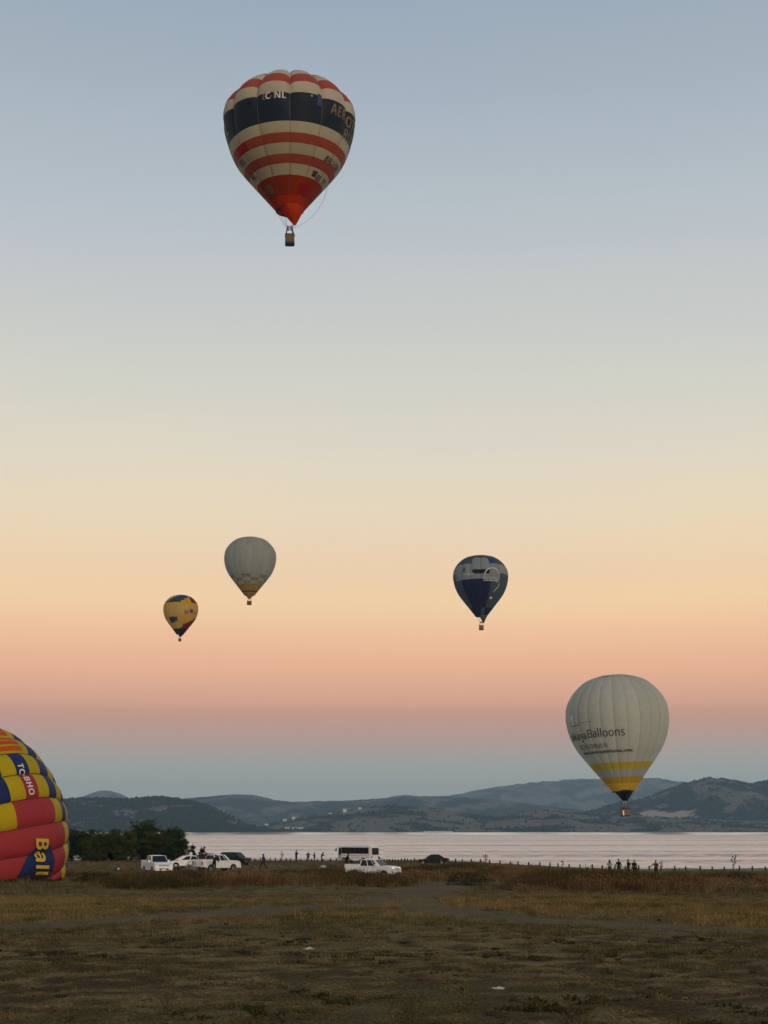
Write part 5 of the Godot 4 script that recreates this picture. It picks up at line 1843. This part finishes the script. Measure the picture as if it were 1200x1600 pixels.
func build_vehicles() -> void:
	make_pickup("pickup_truck", "white pickup facing the viewer in front of the dark trees", on_ground(-22.6, 145.5), deg_to_rad(-66), false)
	make_pickup("pickup_truck", "white pickup seen from behind with a red tail lamp and a loaded bed", on_ground(-18.4, 161.0), deg_to_rad(44), false)
	make_pickup("pickup_truck", "white pickup with a lit headlight in front of the bus", on_ground(-1.1, 143.0), deg_to_rad(-26), true)
	var low_body := [[-2.22, 0.45], [-2.25, 0.88], [-2.05, 0.97], [-1.3, 0.98], [0.75, 0.93], [1.65, 0.82], [2.12, 0.68], [2.22, 0.50]]
	make_car("sedan", "dark sedan parked side-on before the shoreline fence", "car", on_ground(7.2, 214.0), deg_to_rad(172), paint("black lacquer", 0.007, 0.008, 0.010, 0.4, 0.0, 0.25), low_body, [-1.75, 1.15, 0.95, -0.95, 0.30, 1.44], [0.16, 0.46, 0.80], [1.40, -1.35])
	make_car("small_car", "white car half hidden behind the people on the trailer", "car", on_ground(-25.3, 186.0), deg_to_rad(196), dusty("white lacquer", 0.70, 0.71, 0.70, 0.28), [[-2.0, 0.45], [-2.05, 0.95], [-1.8, 1.02], [0.9, 0.98], [1.6, 0.86], [1.98, 0.70], [2.02, 0.50]], [-1.85, 1.25, 0.99, -1.45, 0.30, 1.50], [0.10, 0.44, 0.80], [1.28, -1.25])
	make_car("off_road_car", "dark square-backed off-road car behind the pickup with the loaded bed", "car", on_ground(-20.9, 205.0), deg_to_rad(-28), paint("charcoal lacquer", 0.008, 0.0075, 0.0075, 0.45, 0.0, 0.25), [[-2.15, 0.55], [-2.2, 1.10], [-2.0, 1.14], [1.0, 1.12], [2.0, 1.02], [2.2, 0.85], [2.22, 0.55]], [-2.08, 1.25, 1.12, -1.90, 0.55, 1.78], [0.05, 0.36, 0.66, 0.88], [1.35, -1.30], 0.93, 0.37)
	build_bus()
	build_trailers()

func build_bus() -> void:
	var t := thing("minibus", "white minibus with a band of dark windows parked at the shore", "bus", on_ground(-4.3, 247.0), deg_to_rad(141))
	var white := dusty("bus white", 0.70, 0.70, 0.68, 0.35)
	var pts := []
	for q in [[-3.6, 0.40], [-3.66, 1.2], [-3.62, 2.55], [-3.50, 2.72], [3.25, 2.76], [3.52, 2.62], [3.72, 1.45], [3.74, 0.40]]:
		pts.append(Vector2(q[0], q[1]))
	wells(pts, 2.35, 0.50, 0.38)
	pts.append(Vector2(1.75, 0.32)); pts.append(Vector2(-1.35, 0.32))
	wells(pts, -1.95, 0.50, 0.38)
	var b := MB.new()
	b.extrude(PackedVector2Array(pts), 1.12, 0.14, Vector2(0.99, 0.95))
	part("body", b.mesh(), white, t)
	b = MB.new()
	b.hexa(Vector3(-0.4, 2.84, 0), Vector3(2.4, 0.08, 0.72), Vector2(0.96, 0.9))
	part("roof_unit", b.mesh(), white, t)
	for s in [-1.0, 1.0]:
		var z: float = 1.122 * s
		b = MB.new()
		b.box(Vector3(-0.12, 1.98, z * 0.998), Vector3(6.0, 1.04, 0.012))
		part("window_band", b.mesh(), paint("black plastic", 0.02, 0.02, 0.021, 0.6), t)
		for k in 6:
			var x := -3.02 + k * 0.985
			pane(t, "side_window", Vector3(x, 1.50, z), Vector3(x + 0.93, 1.50, z), Vector3(x + 0.93, 2.46, z), Vector3(x, 2.46, z), Vector3(0, 0, s), 0.03, 0.02)
		b = MB.new()
		b.box(Vector3(3.2, 1.5, z), Vector3(0.62, 1.9, 0.02))
		part("door" if s > 0 else "driver_door", b.mesh(), paint("bus door grey", 0.30, 0.31, 0.31, 0.4), t)
		pane(t, "door_window", Vector3(2.92, 1.25, z), Vector3(3.48, 1.25, z), Vector3(3.44, 2.40, z), Vector3(2.92, 2.40, z), Vector3(0, 0, s), 0.03, 0.025)
		wheel_at(t, 2.35, s * 0.98, 0.42, 0.26)
		wheel_at(t, -1.95, s * 0.98, 0.42, 0.26)
		b = MB.new()
		b.tube(Vector3(3.6, 2.45, s * 1.05), Vector3(3.95, 2.30, s * 1.28), 0.03, 0.03, 6)
		b.box(Vector3(3.95, 2.05, s * 1.28), Vector3(0.10, 0.46, 0.22))
		part("mirror", b.mesh(), paint("black plastic", 0.02, 0.02, 0.021, 0.6), t)
		b = MB.new()
		b.box(Vector3(-3.67, 0.95, s * 0.92), Vector3(0.06, 0.36, 0.18))
		part("tail_light", b.mesh(), paint("red lamp", 0.30, 0.012, 0.012, 0.2), t)
		b = MB.new()
		b.box(Vector3(3.74, 0.82, s * 0.82), Vector3(0.06, 0.22, 0.34))
		part("headlight", b.mesh(), paint("headlight glass", 0.22, 0.23, 0.24, 0.1, 0.0, 0.8), t)
		b = MB.new()
		b.box(Vector3(0.1, 1.16, z), Vector3(6.6, 0.05, 0.012))
		b.box(Vector3(0.1, 0.86, z), Vector3(6.6, 0.03, 0.012))
		part("side_trim", b.mesh(), paint("grille grey", 0.10, 0.10, 0.10, 0.35, 0.6), t)
	pane(t, "windscreen", Vector3(3.74, 1.32, -0.98), Vector3(3.74, 1.32, 0.98), Vector3(3.56, 2.56, 0.94), Vector3(3.56, 2.56, -0.94), Vector3(1, 0.15, 0), 0.02, 0.02)
	pane(t, "rear_window", Vector3(-3.67, 1.30, -0.92), Vector3(-3.67, 1.30, 0.92), Vector3(-3.63, 2.44, 0.92), Vector3(-3.63, 2.44, -0.92), Vector3(-1, 0, 0), 0.02, 0.02)
	b = MB.new()
	b.hexa(Vector3(-3.70, 0.52, 0), Vector3(0.10, 0.14, 1.05), Vector2(0.8, 0.98))
	part("rear_bumper", b.mesh(), white, t)
	b = MB.new()
	b.hexa(Vector3(3.78, 0.50, 0), Vector3(0.10, 0.16, 1.05), Vector2(0.8, 0.98))
	part("front_bumper", b.mesh(), white, t)

func build_trailers() -> void:
	var steel := paint("trailer steel", 0.045, 0.043, 0.042, 0.5, 0.4)
	var t := thing("flatbed_trailer", "low dark flatbed trailer hitched behind the pickup with the loaded bed", "trailer", on_ground(-22.4, 162.5), deg_to_rad(30))
	var b := MB.new()
	for k in 9:
		b = MB.new()
		b.box(Vector3(-1.6 + k * 0.4, 0.62, 0), Vector3(0.38, 0.05, 1.7))
		part("deck_board", b.mesh(), paint("deck board", 0.07, 0.055, 0.04, 0.8), t)
	b = MB.new()
	b.box(Vector3(0, 0.53, 0.84), Vector3(3.6, 0.12, 0.08)); b.box(Vector3(0, 0.53, -0.84), Vector3(3.6, 0.12, 0.08)); b.box(Vector3(0, 0.53, 0), Vector3(3.6, 0.10, 0.1))
	b.tube(Vector3(1.8, 0.53, 0), Vector3(2.9, 0.48, 0), 0.05, 0.05, 8)
	part("frame", b.mesh(), steel, t)
	for s in [-1, 1]:
		wheel_at(t, -0.3, s * 0.98, 0.29, 0.18)
	b = MB.new()
	b.box(Vector3(-1.82, 0.56, 0.7), Vector3(0.05, 0.10, 0.22))
	part("tail_light", b.mesh(), paint("red lamp", 0.30, 0.012, 0.012, 0.2), t)
	t = thing("small_cart", "small dark cart with a reddish box standing left of the front-facing pickup", "trailer", on_ground(-31.6, 174.0), 0.25)
	b = MB.new()
	b.box(Vector3(0, 0.42, 0), Vector3(1.7, 0.08, 0.9)); b.tube(Vector3(0.85, 0.42, 0), Vector3(1.9, 0.36, 0), 0.035, 0.03, 8)
	part("frame", b.mesh(), steel, t)
	b = MB.new()
	b.hexa(Vector3(-0.55, 0.66, 0), Vector3(0.38, 0.20, 0.38), Vector2(0.9, 0.9))
	part("crate", b.mesh(), paint("black plastic", 0.02, 0.02, 0.021, 0.6), t)
	b = MB.new()
	b.hexa(Vector3(0.48, 0.56, 0.1), Vector3(0.32, 0.11, 0.34), Vector2(0.92, 0.92))
	part("reddish_box", b.mesh(), paint("dull red", 0.09, 0.025, 0.022, 0.7), t)
	for s in [-1, 1]:
		wheel_at(t, 0.0, s * 0.55, 0.24, 0.14)
	# inflation fan on its frame
	t = thing("inflation_fan", "grey inflation fan with a round guard beside the trailer", "fan", on_ground(-20.9, 158.5), deg_to_rad(-60))
	var grey := paint("fan grey", 0.28, 0.28, 0.28, 0.5, 0.3)
	b = MB.new()
	b.ring(Vector3(0.2, 0.62, 0), Vector3.RIGHT, 0.52, 0.035, 28); b.ring(Vector3(-0.1, 0.62, 0), Vector3.RIGHT, 0.52, 0.035, 28); b.ring(Vector3(0.22, 0.62, 0), Vector3.RIGHT, 0.26, 0.015, 22)
	for k in 10:
		var a := TAU * k / 10
		b.tube(Vector3(0.22, 0.62, 0), Vector3(0.2, 0.62 + sin(a) * 0.52, cos(a) * 0.52), 0.012, 0.012, 5)
	part("guard", b.mesh(), grey, t)
	b = MB.new()
	for k in 4:
		var a := TAU * k / 4 + 0.4
		b.box(Vector3(0.05, 0.62 + sin(a) * 0.26, cos(a) * 0.26), Vector3(0.03, 0.44, 0.11), Color.WHITE, Basis(Vector3.RIGHT, -a + PI * 0.5))
	part("blade", b.mesh(), steel, t)
	b = MB.new()
	b.hexa(Vector3(-0.42, 0.52, 0), Vector3(0.24, 0.18, 0.2), Vector2(0.85, 0.85))
	part("engine", b.mesh(), paint("black plastic", 0.02, 0.02, 0.021, 0.6), t)
	b = MB.new()
	for s in [-1, 1]:
		b.tube(Vector3(0.35, 0.08, s * 0.38), Vector3(-0.95, 0.24, s * 0.3), 0.025, 0.025, 6); b.tube(Vector3(0.1, 0.1, s * 0.38), Vector3(0.1, 0.35, s * 0.4), 0.025, 0.025, 6)
		b.tube(Vector3(-0.95, 0.24, s * 0.3), Vector3(-1.25, 0.75, s * 0.26), 0.02, 0.02, 6)
	part("stand", b.mesh(), grey, t)
	# the basket carried in the loaded pickup's bed
	t = thing("carried_basket", "dark balloon basket carried in the bed of the pickup with red tail lamps", "basket", on_ground(-19.7, 162.25, 1.16), deg_to_rad(44))
	b = MB.new()
	for j in 8:
		b.hexa(Vector3(0, 0.05 + j * 0.095, 0), Vector3(0.66 - (j % 2) * 0.012, 0.046, 0.60 - (j % 2) * 0.012), Vector2(0.99, 0.99))
	part("wicker_wall", b.mesh(), paint("black wicker", 0.022, 0.017, 0.013, 0.85), t)
	b = MB.new()
	for q in [[1, 1], [-1, 1], [-1, -1], [1, -1]]:
		b.tube(Vector3(q[0] * 0.6, 0.78, q[1] * 0.55), Vector3(q[0] * -0.6 if q[0] * q[1] > 0 else q[0] * 0.6, 0.78, q[1] * 0.55 if q[0] * q[1] > 0 else q[1] * -0.55), 0.05, 0.05, 8)
	part("padded_rim", b.mesh(), paint("rim leather", 0.12, 0.09, 0.06, 0.7), t)

# ------------------------------------------------------------------ fence, sacks, litter
func build_fence() -> void:
	rng.seed = 90
	var t := thing("post_fence", "row of short dark wooden posts along the lake shore", "fence", Vector3.ZERO)
	var line := [[-27.0, 275.0], [-18.0, 268.0], [-11.0, 263.0], [-2.0, 262.0], [5.0, 247.0], [14.0, 236.0], [30.0, 224.0], [46.0, 214.0], [62.0, 207.0], [78.0, 200.0]]
	var wood := paint("weathered post", 0.030, 0.025, 0.020, 0.9)
	var n := 0
	var last := Vector3.ZERO
	for k in line.size() - 1:
		var a := Vector2(line[k][0], line[k][1])
		var e := Vector2(line[k + 1][0], line[k + 1][1])
		var gap := 1.15 if a.x < 0 else 1.75
		var steps := int(a.distance_to(e) / gap)
		for s in steps:
			var p := a.lerp(e, (s + rnd(-0.12, 0.12)) / steps)
			var b := MB.new()
			var h := rnd(0.50, 0.68) * (1.0 if a.x < 0 else 1.1)
			var foot := on_ground(p.x, p.y)
			b.tube(Vector3(0, -0.3, 0), Vector3(rnd(-0.06, 0.06), h, rnd(-0.05, 0.05)), 0.13, 0.11, 7)
			var o := piece("post", n, b.mesh(), wood, t)
			o.position = foot
			if n > 0:
				b = MB.new()
				for y in [0.2, 0.42]:
					b.tube(last + Vector3(0, y, 0), foot + Vector3(0, y, 0), 0.012, 0.012, 4)
				piece("wire", n - 1, b.mesh(), paint("fence wire", 0.05, 0.045, 0.04, 0.7, 0.5), t)
			last = foot
			n += 1

func lump(called: String, label: String, category: String, at: Vector3, size: Vector3, m: Material, sd: int, rough := 0.25) -> void:
	var b := MB.new()
	b.grid(22, 12, func(u, v):
		var th: float = TAU * u
		var ph: float = PI * 0.5 * v
		var dir := Vector3(cos(th) * cos(ph), sin(ph), sin(th) * cos(ph))
		var k: float = 1.0 + rough * (noise_b.get_noise_3d(dir.x * 9 + sd * 20, dir.y * 9, dir.z * 9) * 1.6 + noise_b.get_noise_3d(dir.x * 30 + sd, dir.y * 30, dir.z * 30) * 0.5)
		return Vector3(dir.x * size.x, dir.y * size.y, dir.z * size.z) * k, func(p): return p + Vector3(0, 0.01, 0))
	var o := single(called, b.mesh(), m, label, category)
	o.position = at

func build_small_things() -> void:
	lump("sack", "pale cream sack lying in the grass left of the bus", "sack", on_ground(-7.4, 178.5, -0.05), Vector3(0.55, 0.42, 0.4), paint("cream canvas", 0.46, 0.40, 0.34, 0.9), 1)
	lump("sack", "dark heap of folded cloth beside the pale cream sack", "sack", on_ground(-6.35, 178.0, -0.05), Vector3(0.72, 0.55, 0.5), paint("dark canvas", 0.03, 0.03, 0.03, 0.8), 2)
	var white := paint("litter white", 0.50, 0.48, 0.44, 0.7)
	lump("litter", "crumpled white scrap on the brown field, left of the middle", "litter", on_ground(-1.22, 24.1, 0.0), Vector3(0.085, 0.03, 0.05), white, 3, 0.5)
	lump("litter", "crumpled white scrap nearest the bottom edge of the field", "litter", on_ground(1.28, 16.8, 0.0), Vector3(0.07, 0.022, 0.05), white, 4, 0.5)
	lump("litter", "pale scrap lying among the yellow grass at far right", "litter", on_ground(11.0, 46.5, 0.0), Vector3(0.12, 0.045, 0.06), white, 5, 0.5)
	lump("litter", "small white scrap at the foot of the scrub band, left of the track", "litter", on_ground(-7.6, 88.0, 0.05), Vector3(0.12, 0.10, 0.1), white, 6, 0.4)
	# low dark rosettes of green weed on the bare field
	rng.seed = 19
	var rx := []
	var rc := []
	for k in 2600:
		var d := 11.5 + 26.0 * pow(rng.randf(), 1.2)
		var x := rnd(-1, 1) * (d * 0.33 + 1.0)
		if noise_b.get_noise_2d(x * 3.0 + 60.0, d * 3.0) + 0.5 * noise_a.get_noise_2d(x * 4.0, d * 4.0) < 0.12 or track_distance(x, d) < 1.5:
			continue
		var s := rnd(0.5, 1.5)
		rx.append(Transform3D(Basis.from_scale(Vector3(s, s * rnd(0.5, 1.1), s)).rotated(Vector3.UP, rng.randf() * TAU), on_ground(x, d, -0.01)))
		var g := rnd(0.6, 1.4)
		var col := Color(0.042, 0.050, 0.016) if rng.randf() < 0.6 else Color(0.055, 0.042, 0.020)
		rc.append(Color(col.r * g, col.g * g, col.b * g))
	scatter("low_weeds", blade_mesh(16, 0.06, 0.10, 0.011, 0.10), vertex_paint("dry blades"), rx, rc, self, "low dark green weeds dotted over the bare field", "weeds")
	# clods and small stones on the bare soil
	rng.seed = 17
	var b := MB.new()
	b.grid(7, 4, func(u, v):
		var th: float = TAU * u
		var ph: float = PI * (v - 0.5)
		var k: float = 1.0 + 0.5 * noise_b.get_noise_3d(cos(th) * 20, v * 30, sin(th) * 20)
		return Vector3(cos(th) * cos(ph), sin(ph) * 0.55, sin(th) * cos(ph)) * k, func(p): return p)
	var xf := []
	var cols := []
	for k in 40000:
		var d := 11.0 + 34.0 * pow(rng.randf(), 1.4)
		var x := rnd(-1, 1) * (d * 0.33 + 2.0)
		if ochre_share(x, d) > 0.6:
			continue
		var s := 0.007 + 0.020 * pow(rng.randf(), 4.0)
		xf.append(Transform3D(Basis.from_euler(Vector3(rnd(-0.3, 0.3), rng.randf() * TAU, 0)).scaled(Vector3(s, s, s)), on_ground(x, d, 0.0)))
		var c := ground_color(x, d)
		var g := rnd(0.5, 1.35)
		cols.append(Color(c.r * g, c.g * g, c.b * g))
	scatter("clods", b.mesh(), vertex_paint("clod", 0.95, 0.2), xf, cols, self, "clods of earth and small stones on the bare field", "stones")

# ------------------------------------------------------------------ everything, in order
func sky_image() -> Image:
	var stops := [[0.0, 121.5, 134.0, 120.8], [1.2, 119.0, 135.3, 122.1], [2.5, 96.8, 111.4, 108.0], [3.7, 167.3, 126.6, 116.5], [5.0, 229.1, 171.3, 143.0], [6.3, 248.1, 186.6, 148.6], [7.55, 254.3, 200.3, 158.3], [9.0, 254.6, 217.4, 169.9], [10.1, 250.3, 216.3, 177.1], [12.7, 240.5, 222.5, 192.1], [15.3, 227.5, 219.2, 203.3], [17.8, 214.7, 214.4, 204.3], [20.4, 203.9, 206.5, 203.2], [22.9, 193.9, 199.4, 204.5], [25.4, 181.7, 192.6, 200.5], [27.8, 173.9, 185.5, 195.3], [30.2, 164.8, 178.5, 190.0], [32.5, 157.8, 172.2, 188.0], [45.0, 137.5, 155.4, 179.0], [65.0, 123.0, 140.8, 169.1], [90.0, 117.7, 135.0, 165.1]]
	var im := Image.create(512, 1024, false, Image.FORMAT_RGBAF)
	var haze := FastNoiseLite.new()   # thin uneven haze, drawn out along the horizon
	haze.seed = 44; haze.frequency = 0.9; haze.fractal_octaves = 3
	for y in 1024:
		var el := 90.0 - (y + 0.5) / 1024.0 * 180.0
		var c := Color(0.30, 0.28, 0.26)
		if el > 0.0:
			var k := 0
			while k < stops.size() - 2 and el > stops[k + 1][0]:
				k += 1
			var f := clampf((el - stops[k][0]) / (stops[k + 1][0] - stops[k][0]), 0, 1)
			var p := Color(stops[k][1] / 255.0, stops[k][2] / 255.0, stops[k][3] / 255.0).srgb_to_linear()
			var q := Color(stops[k + 1][1] / 255.0, stops[k + 1][2] / 255.0, stops[k + 1][3] / 255.0).srgb_to_linear()
			c = p.lerp(q, f)
		for x in 512:
			var a := TAU * x / 512.0
			var k := 1.0 + 0.022 * haze.get_noise_3d(cos(a) * 2.0, el * 0.16, sin(a) * 2.0)
			im.set_pixel(x, y, Color(c.r * k, c.g * k, c.b * (2.0 - k)))
	return im

func _ready() -> void:
	var cam := Camera3D.new()
	cam.name = "viewpoint"
	cam.position = Vector3(0, 1.7, 0)
	cam.rotation_degrees = Vector3(12.7, 0, 0)
	cam.fov = rad_to_deg(2.0 * atan(800.0 / 2219.0))
	cam.near = 0.2
	cam.far = 30000.0
	cam.current = true
	add_child(cam)
	var we := WorldEnvironment.new()
	we.name = "air_and_sky"
	var env := Environment.new()
	env.background_mode = Environment.BG_SKY
	var sky := Sky.new()
	var sm := PanoramaSkyMaterial.new()
	sm.panorama = ImageTexture.create_from_image(sky_image())
	sky.sky_material = sm
	env.sky = sky
	env.tonemap_mode = Environment.TONE_MAPPER_LINEAR
	env.tonemap_exposure = 1.0
	env.fog_enabled = true
	env.fog_density = 0.000068
	env.fog_light_color = Color(0.74, 0.895, 1.0)
	env.fog_sky_affect = 1.0
	env.sdfgi_enabled = true
	env.ssao_enabled = true
	env.ssil_enabled = true
	we.environment = env
	add_child(we)
	var sun := DirectionalLight3D.new()
	sun.name = "dawn_glow"
	sun.rotation_degrees = Vector3(-14, 24, 0)
	sun.light_color = Color(1.0, 0.90, 0.78)
	sun.light_energy = 0.45
	sun.light_angular_distance = 25.0
	sun.shadow_enabled = true
	add_child(sun)
	rng.seed = 1
	noise_a.seed = 3; noise_a.frequency = 0.02; noise_a.fractal_octaves = 3
	noise_b.seed = 8; noise_b.frequency = 0.11; noise_b.fractal_octaves = 3
	noise_c.seed = 14; noise_c.frequency = 0.8; noise_c.fractal_octaves = 2
	var t0 := Time.get_ticks_msec()
	build_ground()
	build_track(track_a, "grey-brown dirt track winding from the lake across the field to the left")
	build_track(track_b, "grey-brown dirt track branching off to the right")
	build_lake()
	build_hills()
	build_woods()
	print("land ", Time.get_ticks_msec() - t0)
	build_trees()
	build_grass()
	build_shrubs()
	print("plants ", Time.get_ticks_msec() - t0)
	build_profile()
	build_striped_balloon()
	build_pale_balloon()
	build_small_balloons()
	build_lying_balloon()
	print("balloons ", Time.get_ticks_msec() - t0)
	build_vehicles()
	build_people()
	print("people ", Time.get_ticks_msec() - t0)
	build_fence()
	build_far_houses()
	build_small_things()
	print("all ", Time.get_ticks_msec() - t0)
